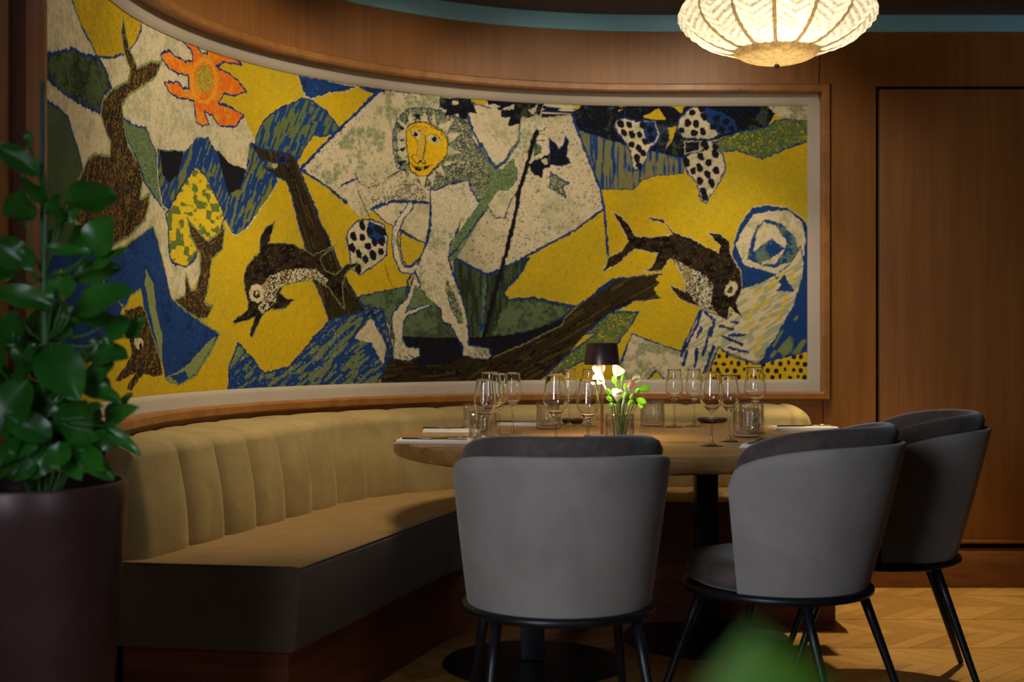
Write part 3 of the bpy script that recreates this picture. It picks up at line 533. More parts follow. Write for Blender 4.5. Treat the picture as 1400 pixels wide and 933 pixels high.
('BK','',0,'151.1,52.9 151.2,51.5 150.3,50.5 149,50.7 147.9,51.9 147.8,53.4 148.6,54.3 150,54.1'),
('BK','',0,'155.4,56.3 155.5,55 154.5,54.1 153.1,54.2 152.1,55.1 152.1,56.4 153.1,57.2 154.5,57.2'),
('BK','',0,'158.5,58.1 158.7,56.5 157.9,55.6 156.5,55.8 155.4,57.1 155.3,58.7 156.1,59.6 157.4,59.4'),
('BK','',0,'162.4,58.3 162.4,56.9 161.5,56 160.1,56.1 159,57.2 159,58.6 159.9,59.5 161.4,59.4'),
('BK','',0,'154.2,50.9 154.3,49.5 153.5,48.7 152.1,48.8 151.2,49.8 151.1,51.1 152,52 153.3,51.9'),
('BK','',0,'158.1,52.8 158.3,51.2 157.4,50.2 155.9,50.4 154.8,51.7 154.6,53.3 155.5,54.3 157,54.1'),
('BK','',0,'161.7,54.2 161.7,53 160.9,52.1 159.6,52.2 158.7,53.2 158.6,54.5 159.5,55.3 160.7,55.2'),
('BK','',0,'162.9,62.4 163,60.9 162.1,60 160.6,60.1 159.6,61.2 159.5,62.7 160.4,63.6 161.9,63.5'),
('BK','',0,'150.7,47.2 150.9,45.6 150.1,44.7 148.7,44.9 147.6,46.2 147.5,47.7 148.3,48.7 149.6,48.4'),
('','BK',0.7,'149,77.9 151.4,73.5 155.2,66.4'),
('B','W',0.5,'319.6,60.8 322.5,68.5 327.3,75.7 334,76.6 342.6,75.7 349.3,71.4 352.7,66.6 353.2,38.5 346.4,37.8 332.1,41.6 322.5,40.2 322.5,47.4 318.6,54.1'),
('W','',0,'320.5,58.9 323.4,65.6 328.2,72.3 334.9,74.2 343.6,74.2 349.3,69.4 350.8,62.7 350.3,55.1 347.4,51.2 337.8,46.4 332.1,48.3 324.4,50.3'),
('BG','',0,'325.5,53.1 327.3,61.8 329.7,67.5 334,70.7 340.7,68.5 346.4,62.7 348.1,57 347.4,52.2 341.6,51.2 337.8,49.3 332.1,50.1'),
('W','',0,'328.2,57 329.7,64.7 333,69.4 337.8,67.5 342.6,60.8 342.1,57.5 337.8,51.2 332.1,50.7'),
('BG','',0,'327.3,55.1 332.1,59.4 336.4,62.3 342.1,57.5 335.9,53.1 330.1,51.2'),
('WY','B',0.6,'321.5,38.4 327.5,40.9 334.3,43.1 344.6,51.2 348.9,58.9 350.4,51.2 348.9,40.1 345.4,31.5 338.6,19.5 330,8 325.7,8.8 314.6,13.5 311.2,11.8 307.8,4.1 304.3,-0.3 288.9,-0.3 285.5,5 282.1,-0.3 269.2,-0.3 270.1,5.9 275.2,20.4 282.9,17.4 296.6,12.7 305.2,31.1 312.9,28.5 316.8,26.4 320.6,33.7'),
('','B',1,'268.8,5 275.2,20.4 282.9,17.4 296.6,12.7 305.2,31.1'),
('WG','',0,'270.1,5 275.2,20 282.9,17 296.6,12.3 297.5,7.6 295.8,-0.2 289.8,-0.2 285.5,5 281.2,-0.2 269.2,-0.1'),
('Y','B',0.8,'281.2,-0.3 285.7,4.3 290,-0.3'),
('BE','B',1,'350.4,46.9 353.1,45.2 353.1,12.7 330.9,7.4 338.6,19.5 345.4,31.5'),
('B','',0,'322.5,46.4 332.1,43.6 341.6,46.4 346.4,38.8 322.5,38.8'),
('WY','',0,'322.3,39.2 331.7,42.7 336.9,45.6 340.3,41.8 331.7,29.8 322.3,31.5 320.6,33.7 322.7,35.8'),
('YD','B',0.9,'312.9,14.8 318.9,10.5 330,6.9 353.1,13.1 353.1,-1 307.1,-1'),
('','B',1.7,'305.2,30.7 303.5,23.8 296.6,11'),
('','B',1.7,'313.8,23.8 319.3,22.1'),
('','B',1.7,'314.6,19.5 323.2,15.7'),
('','B',1.7,'318,19.5 324.9,20'),
('','B',1.7,'305.2,23 303.5,18.7'),
('','B',1.7,'309.5,23 307.8,16.1 306.1,11'),
('','B',1.7,'299.2,12.7 297.5,6.7'),
('','B',1.7,'303.5,13.5 302.6,5.8'),
('','B',1.7,'306.9,29.8 310.3,26.8'),
('','B',1.7,'317.2,14.4 325.7,12.3'),
('','B',1.7,'311.2,26.4 309.5,19.5'),
('','B',1.7,'318.5,25.5 321,25.1'),
('','B',1.7,'314.6,29.8 318,28.8'),
('','B',1.7,'310.8,14.8 306.9,4.1'),
('','YL',1.8,'329.2,38.4 332.6,39.9'),
('','YL',1.8,'335.2,35.8 331.7,32.4'),
('','YL',1.8,'341.2,46.9 338.6,43.5'),
('','YL',1.8,'342.9,37.5 341.2,32.4'),
('','YL',1.8,'334.3,26.4 330.9,23'),
('','YL',1.8,'327.5,29.8 325.7,26.4'),
('','YL',1.8,'336.9,42.7 335.2,40.9'),
('','YL',1.8,'330,34.1 328.3,31.5'),
('','YL',1.8,'336,29.8 334.3,27.2'),
('','YL',1.8,'345.4,46.9 344.1,42.7'),
('','YL',1.8,'331.7,18.7 330,16.1'),
('','YL',1.8,'324.9,23 328.3,25.5'),
('','YL',1.8,'340.3,29.8 338.6,26.4'),
('','YL',1.8,'328.3,11.8 330,15.3'),
('BRd','W',0.4,'266.3,74 270.6,71.3 273.5,68.5 276.9,62.7 287,62.7 292.7,63.9 289.9,68.5 282.7,70.4 282.2,71.4 288.9,70.4 293.7,64.7 301.4,61.8 312.9,55.8 313.8,58.9 309,63.5 308.3,65.1 313.8,63.9 317.7,60.8 318.6,54.1 321,51.2 318.9,53.8 322.7,47.8 323.4,40.1 320.6,33.7 323.6,26.8 318,32 316.8,26.4 312.9,28.5 311.2,30.2 304.3,32 295.8,35.8 291.1,41.8 294.9,40.5 298.8,38.4 297.5,45.2 294.1,51.2 291.9,53.4 288.1,47.8 280.4,47.8 283.8,49.5 286.4,55.5 276.1,57.2 269.2,51.2 262.3,47.3 264.9,53.7 270.9,56.8 273.5,60.8 269.2,69.4'),
('WSp','',0,'293.2,53.1 299.2,49.9 307.8,45.6 310.8,41.8 309.9,35.8 310.8,30.8 304.3,32.4 299.2,39.2 297.5,45.2'),
('W','',0,'320.8,39 319.9,37.7 318.7,36.9 317.5,36.7 316.5,37.1 315.8,38.2 315.7,39.6 316.1,41.2 317,42.5 318.2,43.3 319.4,43.5 320.5,43 321.1,42 321.2,40.5'),
('BR','',0,'319.1,39.2 318.7,38.6 318.2,38.2 317.7,38 317.3,38.2 317.1,38.7 317.1,39.4 317.3,40.1 317.7,40.7 318.2,41.1 318.7,41.3 319.1,41.1 319.4,40.6 319.4,39.9'),
('BGw','B',1.1,'81.7,8.4 86.7,17 93.4,12.2 101.1,5.6 114.5,7.7 123.6,16 134.8,25.5 145.7,28.2 155.4,30.5 160.2,31 163.4,23 165.5,14.9 162.3,6.9 158.6,0.2 150,-1.3 81.1,-1'),
('W','',0,'155.4,26.9 160.2,19.8 162.8,14.9 161.2,7.8 157.5,14 155.4,16.7 146.8,18.5'),
('BGw','',0,'146.8,17.6 155.4,16.3 158.1,13.2 156.5,1.6 141.3,2 140.3,10.7'),
('','B',1.8,'155.4,30 144.6,15.9 131.4,2.2'),
('','B',1.5,'155.4,29.1 161.2,21.2 163.9,14 160.7,5.1'),
('BRd','GL',0.5,'107,62.9 105.3,59.1 103.5,54 108.8,55 115.7,54.7 122.5,52.9 126.4,50.8 138.1,55.4 137,54.3 129.8,49.9 132.6,45.2 138.1,43.7 143.5,48.2 149.7,49.1 142.4,43.8 141.3,38.6 142.4,29.9 139.2,33.3 135.9,36.7 134.8,38.4 128.1,41.7 120.2,40.6 111.1,38.6 109.3,36.1 113.4,33.7 117.4,33.6 112.2,29.9 104.1,29.3 100.5,27.7 94.6,19.1 92.8,19.9 95.8,26.4 84.8,23.9 83.6,25.1 92.2,29.2 92.2,32.4 90.3,36.4 89.7,42 92.2,46.1 98.2,50.8 98.8,56.2 101.7,60.1'),
('WSp','',0,'104.1,42.1 114.5,45.2 128.1,45.5 134.8,41.9 132.6,39.6 128.1,41.7 120.2,40.9 111.1,38.9 107.6,36 107.6,32.7 104.1,30.2 100,28.1 97.6,30.1 101.1,35 99.4,38.3'),
('W','',0,'100.8,35.4 100.4,33.9 99.3,32.7 97.6,32 95.8,32 94.2,32.6 93.1,33.8 92.6,35.2 93.1,36.7 94.2,37.9 95.8,38.6 97.6,38.7 99.3,38.1 100.4,36.9'),
('BR','',0,'98.9,35 98.7,34.3 98.2,33.7 97.4,33.4 96.5,33.3 95.8,33.6 95.2,34.2 95.1,34.9 95.2,35.6 95.8,36.2 96.5,36.5 97.4,36.5 98.2,36.2 98.7,35.7'),
('W','',0,'97.7,35.4 97.6,35.1 97.4,34.8 97.1,34.7 96.8,34.7 96.5,34.8 96.3,35 96.3,35.3 96.3,35.6 96.5,35.8 96.8,36 97.1,36 97.4,35.9 97.6,35.6'),
('W','',0,'172,104.9 167.4,108.3 172.8,106.7'),
('W','',0,'172.5,106.7 174.5,112.7 176.2,108'),
('W','',0,'178.6,108.3 181.2,112.9 183.4,107.8'),
('W','',0,'184.4,107.3 185.3,112.4 187,107.3'),
('W','',0,'187.2,107.5 194.8,110.9 191.5,104.6'),
('W','',0,'191.8,104.4 199.1,105.4 192.5,100.6'),
('W','',0,'192,99.3 198.6,96.9 191.5,95.4'),
('W','',0,'190.8,93.2 195.3,92.7 190.1,90.6'),
('W','',0,'188.7,91.4 191,86.4 186.3,88.7'),
('W','',0,'186.3,88.7 185.3,82.2 182.4,85.5'),
('W','',0,'182,85.9 180.5,81.5 177.6,85.6'),
('W','',0,'177.6,85.6 172.8,81.9 173.7,87.8'),
('W','',0,'173.3,92 167.4,88.2 173.3,94.5'),
('W','',0,'172.5,94.5 167.9,94.1 172.5,96.6'),
('W','',0,'172.3,98.2 167.7,98.3 172.3,100.3'),
('W','',0,'172,102 167.7,102.2 172,104.1'),
('W','',0,'172.3,91.9 168.9,93.3 167.9,102.5 172.8,106.3 173.5,91.6'),
('NV','',0,'168.9,100 172,100.7 170.8,99.6'),
('NV','',0,'167.9,95.8 172.3,97.4 171.3,95.6'),
('NV','',0,'168.9,105.5 172,104.9 169.9,103.9'),
('NV','',0,'175.7,111.6 179.1,111.5 178.1,109.3'),
('NV','',0,'172.8,110.9 173.5,107.6 172,107.9'),
('NV','',0,'182.9,111.8 183.9,108.1 182.4,110.5'),
('NV','',0,'168.4,91.2 172.8,92 169.4,89.2'),
('YF','BK',0.55,'172.3,104.5 174.2,106.8 178.1,108.1 182,108.3 185.8,106.9 189.1,105.1 191.5,102.3 192,98.9 191.3,95.4 188.7,92.2 185.3,89.5 182.9,86.3 180.5,85.7 177.6,86.2 174.7,87.9 173.7,91.2 172.8,95.3 172.5,100.4'),
('YO','',0,'178.1,105.5 181.7,105.8 182,102 180.5,93.4 178.1,91.5 177.6,94 178.1,100.8'),
('','BK',0.6,'181.7,102.8 181.5,98.5 180.3,93.4 181.5,92.6 181.2,91.3 180,91.4 179.5,92.5 177.6,90.9 174.7,93 175.2,94.1 177.1,94.4'),
('','BK',0.35,'177.4,94.4 177.6,99.1 177.6,100.8 178.6,104.7 180.5,105.7 182.2,106.2'),
('W','',0,'174,104.3 178.1,104.4 179.1,103 177.6,101 175.2,102.3'),
('W','',0,'182.4,101.2 182.9,102.9 185.8,103.5 188.7,101.2 188.2,100.1 184.4,99.8'),
('BK','',0,'177.9,102.9 177.8,102.5 177.5,102.1 177.1,101.9 176.7,101.8 176.3,102 176,102.3 175.9,102.7 176,103.2 176.3,103.6 176.7,103.8 177.1,103.8 177.5,103.7 177.8,103.3'),
('BK','',0,'186.9,101.6 186.8,101 186.5,100.6 186,100.3 185.4,100.2 184.9,100.4 184.6,100.9 184.4,101.4 184.6,102 184.9,102.4 185.4,102.7 186,102.8 186.5,102.6 186.8,102.1'),
('','BK',0.35,'174,104.5 175.2,102.3 177.6,100.8'),
('','BK',0.4,'182.7,102.9 183.9,104 186.7,103.6 189.1,101.2'),
('','BK',0.35,'174.2,105.1 175.7,106.1 179.1,106.6'),
('','BK',0.35,'183.9,106.8 187.7,105.4 190.6,102.6'),
('BK','',0,'175.4,89.6 179.1,89.1 184.4,91.1 182.4,88.9 177.1,87.9'),
('YF','',0,'179.4,89.3 181,89.6 180.5,87.9 179.5,87.8'),
('','BK',0.4,'173.7,91.6 176.2,89.7 179.5,89.3 182.9,90.2 184.8,91.4'),
]
def tapestry():
    st = .0024; KS = .003/st
    nu = int((U1-U0)/st)+1; nv = int((ZT-ZB)/st)+1
    ug = np.linspace(U0, U1, nu); vg = np.linspace(0, ZT-ZB, nv)
    rng = np.random.RandomState(5)
    def noise(cu, cv):
        cu = max(1.0, cu*KS); cv = max(1.0, cv*KS)
        a = rng.rand(int(nv/cv)+3, int(nu/cu)+3)
        y = np.arange(nv)/cv; x = np.arange(nu)/cu
        yi = y.astype(int); xi = x.astype(int); fy = (y-yi)[:, None]; fx = (x-xi)[None, :]
        fy = fy*fy*(3-2*fy); fx = fx*fx*(3-2*fx)
        g = lambda i, j: a[yi+i][:, xi+j]
        r = (g(0, 0)*(1-fy)+g(1, 0)*fy)*(1-fx)+(g(0, 1)*(1-fy)+g(1, 1)*fy)*fx
        return r
    def rank(x):
        x = x-x.min(); return x/x.max()
    nf = noise(2, 2); nm = noise(5, 5); nl = noise(16, 16); nx = noise(50, 50)
    sp = rank(.6*noise(1.3, 1.3)+.25*nf+.15*nm); bl = rank(.3*noise(1.5, 1.5)+.4*nm+.45*nl); cl = rank(.22*noise(1.5, 1.5)+.2*nm+.3*nl+.5*nx)
    hs = noise(22, 2.4); vs = noise(2.4, 22)
    U, V = np.meshgrid(ug, vg)
    wu = (noise(5, 5)-.5)*.006+(nf-.5)*.005; wv = (noise(5, 5)-.5)*.006+(noise(2, 2)-.5)*.005
    Uw = U+wu; Vw = V+wv
    fish = noise(9, 5)
    def dirn(ang, lu=26, lv=5):                    # streaks along an angle, by shearing a lattice lookup
        a = rng.rand(512, 512); c, s = math.cos(ang), math.sin(ang)
        p = ((U+.03*(nl-.5))*c+(V+.03*(nx-.5))*s)/(lu*.003)+200; q = (-U*s+V*c)/(lv*.003)+200
        pi, qi = p.astype(int) % 511, q.astype(int) % 511; fp = p-np.floor(p); fq = q-np.floor(q)
        fp = fp*fp*(3-2*fp); fq = fq*fq*(3-2*fq)
        return (a[qi, pi]*(1-fp)+a[qi, pi+1]*fp)*(1-fq)+(a[qi+1, pi]*(1-fp)+a[qi+1, pi+1]*fp)*fq
    dA = dirn(1.1, 15, 2.8)+.25*(nf-.5); dB = dirn(.55, 16, 3)+.25*(nf-.5); dD = dirn(-.5)
    S = lambda *c: np.array(srgb(*c)[:3])
    YEL, YEL2, YDK = S(206, 170, 14), S(178, 160, 44), S(140, 122, 36)
    BEI, BEI2, GRN = S(206, 192, 158), S(178, 172, 136), S(108, 124, 88)
    BLU, BLD, OLI = S(28, 60, 118), S(20, 32, 62), S(104, 112, 58)
    BLK, BRN, GOLD, GDK = S(28, 24, 26), S(52, 42, 32), S(128, 100, 40), S(44, 56, 40)
    def mix(a, b, t): return a*(1-t[..., None])+b*t[..., None]
    def th(n, lo, w=.06): return np.clip((n-lo)/w, 0, 1)
    def style(k, s):
        one = np.ones(U[s].shape)
        F_ = lambda c: np.ones(U[s].shape+(3,))*c
        f, m_, b_, c_ = nf[s], sp[s], bl[s], cl[s]
        if k == 'Y': return mix(mix(F_(YEL), YEL2, c_), YDK, .5*th(m_, .68))
        if k == 'Ysp': return mix(mix(F_(YEL), OLI, th(m_, .55)*.6), YDK, c_*.6)
        if k == 'YF': return mix(F_(S(222, 178, 28)), YDK, .5*th(m_, .66))
        if k == 'YO': return mix(F_(S(206, 170, 60)), OLI, .4*th(m_, .6))
        if k == 'YL': return mix(F_(S(206, 184, 84)), YEL, f)
        if k == 'W': return mix(mix(F_(BEI), BEI2, th(b_, .45, .25)), GRN, .45*th(m_, .66))
        if k == 'WS': return mix(mix(F_(BEI), BEI2, th(c_, .4, .3)), S(72, 80, 72), .75*th(m_, .66))
        if k == 'WG': return mix(mix(F_(BEI), GRN, th(b_, .42, .2)*.85), BEI2, .6*th(m_, .55))
        if k == 'WM': return mix(F_(BEI), S(70, 78, 62), .85*th(m_, .46))
        if k == 'C': return mix(mix(F_(S(216, 204, 174)), BEI2, .8*th(m_, .5)), GRN, .6*th(c_, .66))
        if k == 'WN': return mix(F_(BLD), BEI, th(hs[s], .45))
        if k == 'WY': return mix(mix(F_(BEI), S(150, 158, 124), th(dB[s], .5, .15)*.9), S(190, 176, 92), .6*th(m_, .66))
        if k == 'WSp': return mix(mix(F_(BRN), S(196, 190, 160), th(m_, .46)), GOLD, .7*th(b_, .62))
        if k == 'MN': return mix(mix(F_(S(66, 78, 70)), BEI2, th(m_, .56)), GRN, .5*th(b_, .5))
        if k == 'G': return mix(F_(S(112, 132, 90)), S(66, 88, 56), th(m_, .5)*.8)
        if k == 'GT': return mix(F_(S(84, 98, 66)), S(62, 78, 56), c_)
        if k == 'GL': return mix(F_(S(128, 138, 84)), BLU, .4*th(m_, .7))
        if k == 'GM': return mix(mix(F_(S(92, 112, 80)), GDK, th(b_, .45, .2)*.8), OLI, .4*th(m_, .6))
        if k == 'DG': return mix(mix(F_(GDK), S(74, 90, 62), th(vs[s], .5)*.8), S(30, 34, 30), .7*th(m_, .6))
        if k == 'DGB': return mix(mix(mix(F_(S(70, 90, 60)), S(38, 44, 30), th(b_, .45, .2)), BLU, .8*th(cl[s], .62)*th(vs[s], .45)), OLI, .4*th(m_, .66))
        if k == 'GY': return mix(mix(F_(S(92, 116, 66)), S(60, 88, 54), b_), YEL, .75*th(m_, .64))
        if k == 'BG': return mix(F_(BLU), S(96, 118, 96), th(b_, .45, .12)*.9)
        if k == 'B': return mix(mix(F_(BLU), BLD, th(b_, .55, .2)*.7), S(130, 140, 120), .35*th(m_, .8))
        if k == 'BGh': return mix(F_(BLU), OLI, th(dA[s], .52, .1))
        if k == 'BGf': return mix(F_(BLU), S(92, 106, 56), th(dA[s], .45, .1))
        if k == 'BGw': return mix(mix(F_(BLU), S(104, 118, 78), th(dB[s], .52, .08)), S(170, 176, 160), .5*th(m_, .72))
        if k == 'BOh': return mix(F_(S(116, 116, 74)), BLU, th(vs[s]*.6+cl[s]*.4, .5, .1))
        if k == 'BE': return mix(F_(BLU), S(112, 128, 76), th(dirE[s], .60, .08))
        if k == 'BK': return mix(F_(BLK), BLD, .5*th(m_, .55))
        if k == 'NV': return mix(mix(F_(S(22, 22, 28)), BLU, .6*th(m_, .72)), GRN, .25*th(c_, .62))
        if k == 'BR': return mix(mix(F_(BRN), S(30, 24, 22), th(b_, .5)*.7), GOLD, .85*th(m_*.75+dA[s]*.25, .56))
        if k == 'BRs': return mix(F_(BRN), GOLD, .7*th(m_, .6))
        if k == 'BRd': return mix(mix(F_(S(44, 35, 28)), S(22, 18, 18), th(fish[s], .5, .1)), GOLD, .5*th(m_, .7))
        if k == 'HULL': return mix(mix(F_(S(50, 40, 22)), S(26, 20, 20), th(dH[s], .5, .12)), S(84, 72, 34), .7*th(dH[s], .68))
        if k == 'YG': return mix(F_(S(206, 178, 36)), S(92, 110, 52), th(fish[s]*.8+nf[s]*.2, .52, .06))
        if k == 'O': return mix(mix(F_(S(226, 112, 30)), S(222, 150, 40), th(b_, .45, .2)), S(190, 76, 26), .6*th(m_, .62))
        if k == 'OY': return mix(F_(S(224, 160, 40)), S(216, 110, 30), .5*th(m_, .55))
        if k == 'OL': return mix(F_(S(190, 160, 52)), S(140, 132, 50), th(m_, .5))
        if k == 'YD':
            cu, cv = .036, .030
            q = np.floor(V[s]/cv); p = U[s]/cu+.5*(q % 2)
            h = np.sin(np.floor(p)*12.9+q*78.2)*43758.5; h = h-np.floor(h); g = np.sin(np.floor(p)*37.7+q*11.3)*9631.7; g = g-np.floor(g)
            du = (p-np.floor(p)-.5)*cu+.012*(h-.5); dv = (V[s]/cv-q-.5)*cv+.010*(g-.5)
            return mix(F_(S(206, 172, 32)), S(36, 34, 28), ((du/(.006+.006*g))**2+(dv/(.007+.006*h))**2 < 1)*1.0)
        return F_(YEL)
    dirE = dirn(1.0, 16, 7); dH = np.where(U > 2.0, dirn(.5, 34, 2.8), np.where(U < 1.45, dirn(-1.15, 34, 2.8), dirn(.02, 34, 2.8)))+.2*(nf-.5)
    full = (slice(0, nv), slice(0, nu))
    img = style('Y', full)
    def win(x, y, pad):
        a = max(0, int((x.min()-pad-U0)/st)); b = min(nu, int((x.max()+pad-U0)/st)+2)
        c = max(0, int((y.min()-pad)/st)); d = min(nv, int((y.max()+pad)/st)+2)
        return None if a >= b or c >= d else (slice(c, d), slice(a, b))
    for fill, outl, w, s in MURAL:
        p = np.array([[float(c) for c in t.split(',')] for t in s.split()])/100.0
        x, y = p[:, 0], p[:, 1]; n = len(x)
        if fill and n > 2:
            sl = win(x, y, .012)
            if sl is not None:
                A, B = Uw[sl], Vw[sl]; ins = np.zeros(A.shape, bool)
                for i in range(n):
                    x0, y0, x1, y1 = x[i], y[i], x[i-1], y[i-1]
                    if y0 == y1: continue
                    ins ^= ((y0 > B) != (y1 > B)) & (A < (x1-x0)*(B-y0)/(y1-y0)+x0)
                c = style(fill, sl); img[sl] = np.where(ins[..., None], c, img[sl])
        if outl and w:
            hw = w*.0036*.95
            closed = bool(fill)
            col = None
            for i in range(n if closed else n-1):
                a = np.array([x[i], x[(i+1) % n]]); b = np.array([y[i], y[(i+1) % n]])
                sl = win(a, b, .02+hw)
                if sl is None: continue
                A, B = Uw[sl], Vw[sl]; dx, dy = a[1]-a[0], b[1]-b[0]; L2 = dx*dx+dy*dy+1e-12
                t = np.clip(((A-a[0])*dx+(B-b[0])*dy)/L2, 0, 1)
                D = np.hypot(A-a[0]-t*dx, B-b[0]-t*dy)
                k = np.clip((hw*(.75+.6*nm[sl])-D)/.0016+.5, 0, 1)
                c = style(outl, sl); img[sl] = img[sl]*(1-k[..., None])+c*k[..., None]
    img *= (.90+.2*nf)[..., None]
    co = np.zeros((nv, nu, 3)); 
    for j, u in enumerate(ug):
        X, Y = path(u, 0.0); co[:, j, 0] = X; co[:, j, 1] = Y
    co[:, :, 2] = (ZB+vg)[:, None]
    me = bpy.data.meshes.new('tapestry')
    me.vertices.add(nu*nv); me.vertices.foreach_set('co', co.reshape(-1).astype(np.float32))
    idx = np.arange(nu*nv).reshape(nv, nu)
    q = np.stack([idx[:-1, :-1], idx[:-1, 1:], idx[1:, 1:], idx[1:, :-1]], -1).reshape(-1, 4)
    nq = len(q)
    me.loops.add(nq*4); me.loops.foreach_set('vertex_index', q.reshape(-1).astype(np.int32))
    me.polygons.add(nq); me.polygons.foreach_set('loop_start', (np.arange(nq)*4).astype(np.int32))
    me.polygons.foreach_set('use_smooth', np.ones(nq, bool))
    me.update(calc_edges=True)
    at_ = me.color_attributes.new('thread', 'FLOAT_COLOR', 'POINT')
    rgba = np.ones((nu*nv, 4), np.float32); rgba[:, :3] = np.clip(img.reshape(-1, 3), 0, 1)
    at_.data.foreach_set('color', rgba.reshape(-1))
    m = Mat('woven_wool'); v = m.n('ShaderNodeVertexColor', layer_name='thread')
    m.l(v.outputs[0], m.b.inputs['Base Color']); m.set(Roughness=.95); m.b.inputs['Specular IOR Level'].default_value = .1
    m.bump(m.noise(m.coords(), 160, 3), .5, .004)
    me.materials.append(m.m)
    o = bpy.data.objects.new('tapestry', me); C.objects.link(o)
    return finish(o, 'long woven tapestry with lion, dolphins, boat and sun on yellow, hung on the curved wall', 'tapestry')
tapestry()

# ------------------------------------------------------------------ banquette
bq = thing('banquette', 'curved olive velvet banquette with channel stitched back along the tapestry wall', 'bench')
# its plan: a straight run angled off the left wall, an arc, a straight run along the back wall
BS = (-1.029, 3.60); BD = math.radians(17.9); BL1 = 1.267; BR = .811; BARC = BR*(PI/2-BD)
def bpath(u, off=0.0):
    """point u along the foot of the back cushion, off metres towards the room"""
    d = (math.sin(BD), math.cos(BD)); n = (d[1], -d[0])
    if u < BL1: return BS[0]+d[0]*u+n[0]*off, BS[1]+d[1]*u+n[1]*off
    ax, ay = BS[0]+d[0]*BL1, BS[1]+d[1]*BL1; cx_, cy_ = ax+n[0]*BR, ay+n[1]*BR
    if u < BL1+BARC:
        t = BD+(u-BL1)/BR; return cx_-(BR-off)*math.cos(t), cy_+(BR-off)*math.sin(t)
    return cx_+(u-BL1-BARC), cy_+BR-off
BEND = BL1+BARC+1.115
def bsamples(u0, u1, step=.05):
    n = int((u1-u0)/step)+1; return [u0+(u1-u0)*i/n for i in range(n+1)]
BU0, BU1 = .04, BEND
seams = [BU0, .305]
while seams[-1]+.2 < BU1-.08: seams.append(seams[-1]+.2)
seams.append(BU1)
def inside(x, y):
    q = R-WF-.006
    if x >= XC: return y < YC+q
    return math.hypot(x-XC, y-YC) < q if y > YC else x > XC-q
def wall_off(u):
    o = -.06
    while o > -.6:
        x, y = bpath(u, o-.004)
        if not inside(x, y): break
        o -= .004
    return o
def back_profile(sv, wo):
    """points (off, z) from below the seat up over the top to the rear; sv 0 at a seam .. 1 at mid channel"""
    b = .024*(sv-1); pr = []
    for t in np.linspace(0, 1, 14):
        z = .33+(.740-.33)*t
        o = -.045*max(0, (z-.47)/.30)**1.1+.010*math.sin(PI*min(1, max(0, (z-.47)/.30)))
        if z < .47: o -= .075*((.47-z)/.14)**1.4
        pr.append((o+b, z))
    o0 = pr[-1][0]
    rr = min(.050, (o0-b-wo)*.6)
    for a in np.linspace(0, PI/2*.93, 8)[1:]: pr.append((o0-rr*(1-math.cos(a)), .740+(.045+b*.4)*math.sin(a)))
    o1, z1 = pr[-1]
    for t in (.25, .5, .75, 1): pr.append((o1+(wo-o1)*t, z1+(.796+b*.3-z1)*t+.006*math.sin(PI*t)))
    pr.append((wo, .33))
    return pr
bm = bmesh.new(); rows = []
for k in range(len(seams)-1):
    a, b = seams[k], seams[k+1]
    for i, s in enumerate(np.linspace(0, 1, 15)):
        if k and i == 0: continue
        u = a+(b-a)*s
        sv = min(1, (1-abs(2*s-1))/.6); sv = math.sin(sv*PI/2)**.6
        if k == 0 and s < .5: sv = 1
        if k == len(seams)-2 and s > .5: sv = 1
        ed = min((u-BU0)/.035, (BU1-u)/.075, 1); rnd = 1-math.sqrt(max(0, 1-(1-max(ed, 0))**2))
        row = []; wo = wall_off(u)
        for off, z in back_profile(sv, wo):
            x, y = bpath(u, off-(off-wo)*rnd*.3); row.append(bm.verts.new((x, y, z-(z-.33)*rnd*.16)))
        rows.append(row)
grid_faces(bm, rows, close_u=True); bm.faces.new(rows[0]); bm.faces.new(rows[-1])
obj('backrest', bm, OLIVE, bq, autosmooth=50)
def rprof(o0, o1, z0, z1, slant, r=.03, n=5):
    pr = [(o0, z0), (o0, z1)]
    for a in np.linspace(PI/2, 0, n): pr.append((o1-r+r*math.cos(a), z1-r+r*math.sin(a)))
    for a in np.linspace(0, -PI/2, n): pr.append((o1-slant-r+r*math.cos(a), z0+r+r*math.sin(a)))
    return pr
def bench_sweep(prof, u0, u1, skew=.17):
    bm = bmesh.new(); rows = []
    for u in bsamples(u0, u1):
        k = max(0, 1-(u-u0)/.4)
        rows.append([bm.verts.new((*bpath(u+skew*max(0, o)*k, o), z)) for o, z in prof])
    grid_faces(bm, rows, close_u=True); bm.faces.new(rows[0]); bm.faces.new(rows[-1]); return bm
SO = .462
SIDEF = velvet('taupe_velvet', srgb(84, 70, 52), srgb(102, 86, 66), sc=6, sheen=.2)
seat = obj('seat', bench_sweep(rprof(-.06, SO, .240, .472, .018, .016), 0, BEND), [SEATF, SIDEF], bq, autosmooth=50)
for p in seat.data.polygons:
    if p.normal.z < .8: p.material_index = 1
pp = [(*bpath(.17*o-.001, o), .4715) for o in (.01, .15, .30, .44)]+[(*bpath(u+.17*SO*max(0, 1-u/.4), SO-.004), .468) for u in bsamples(.004, BEND)]
obj('piping', tube(pp, .0022, 6), SIDEF, bq)
obj('plinth', bench_sweep([(-.06, 0.0), (-.06, .242), (SO-.05, .242), (SO-.05, 0.0)], .03, BEND-.03), REDWOOD, bq, autosmooth=30)

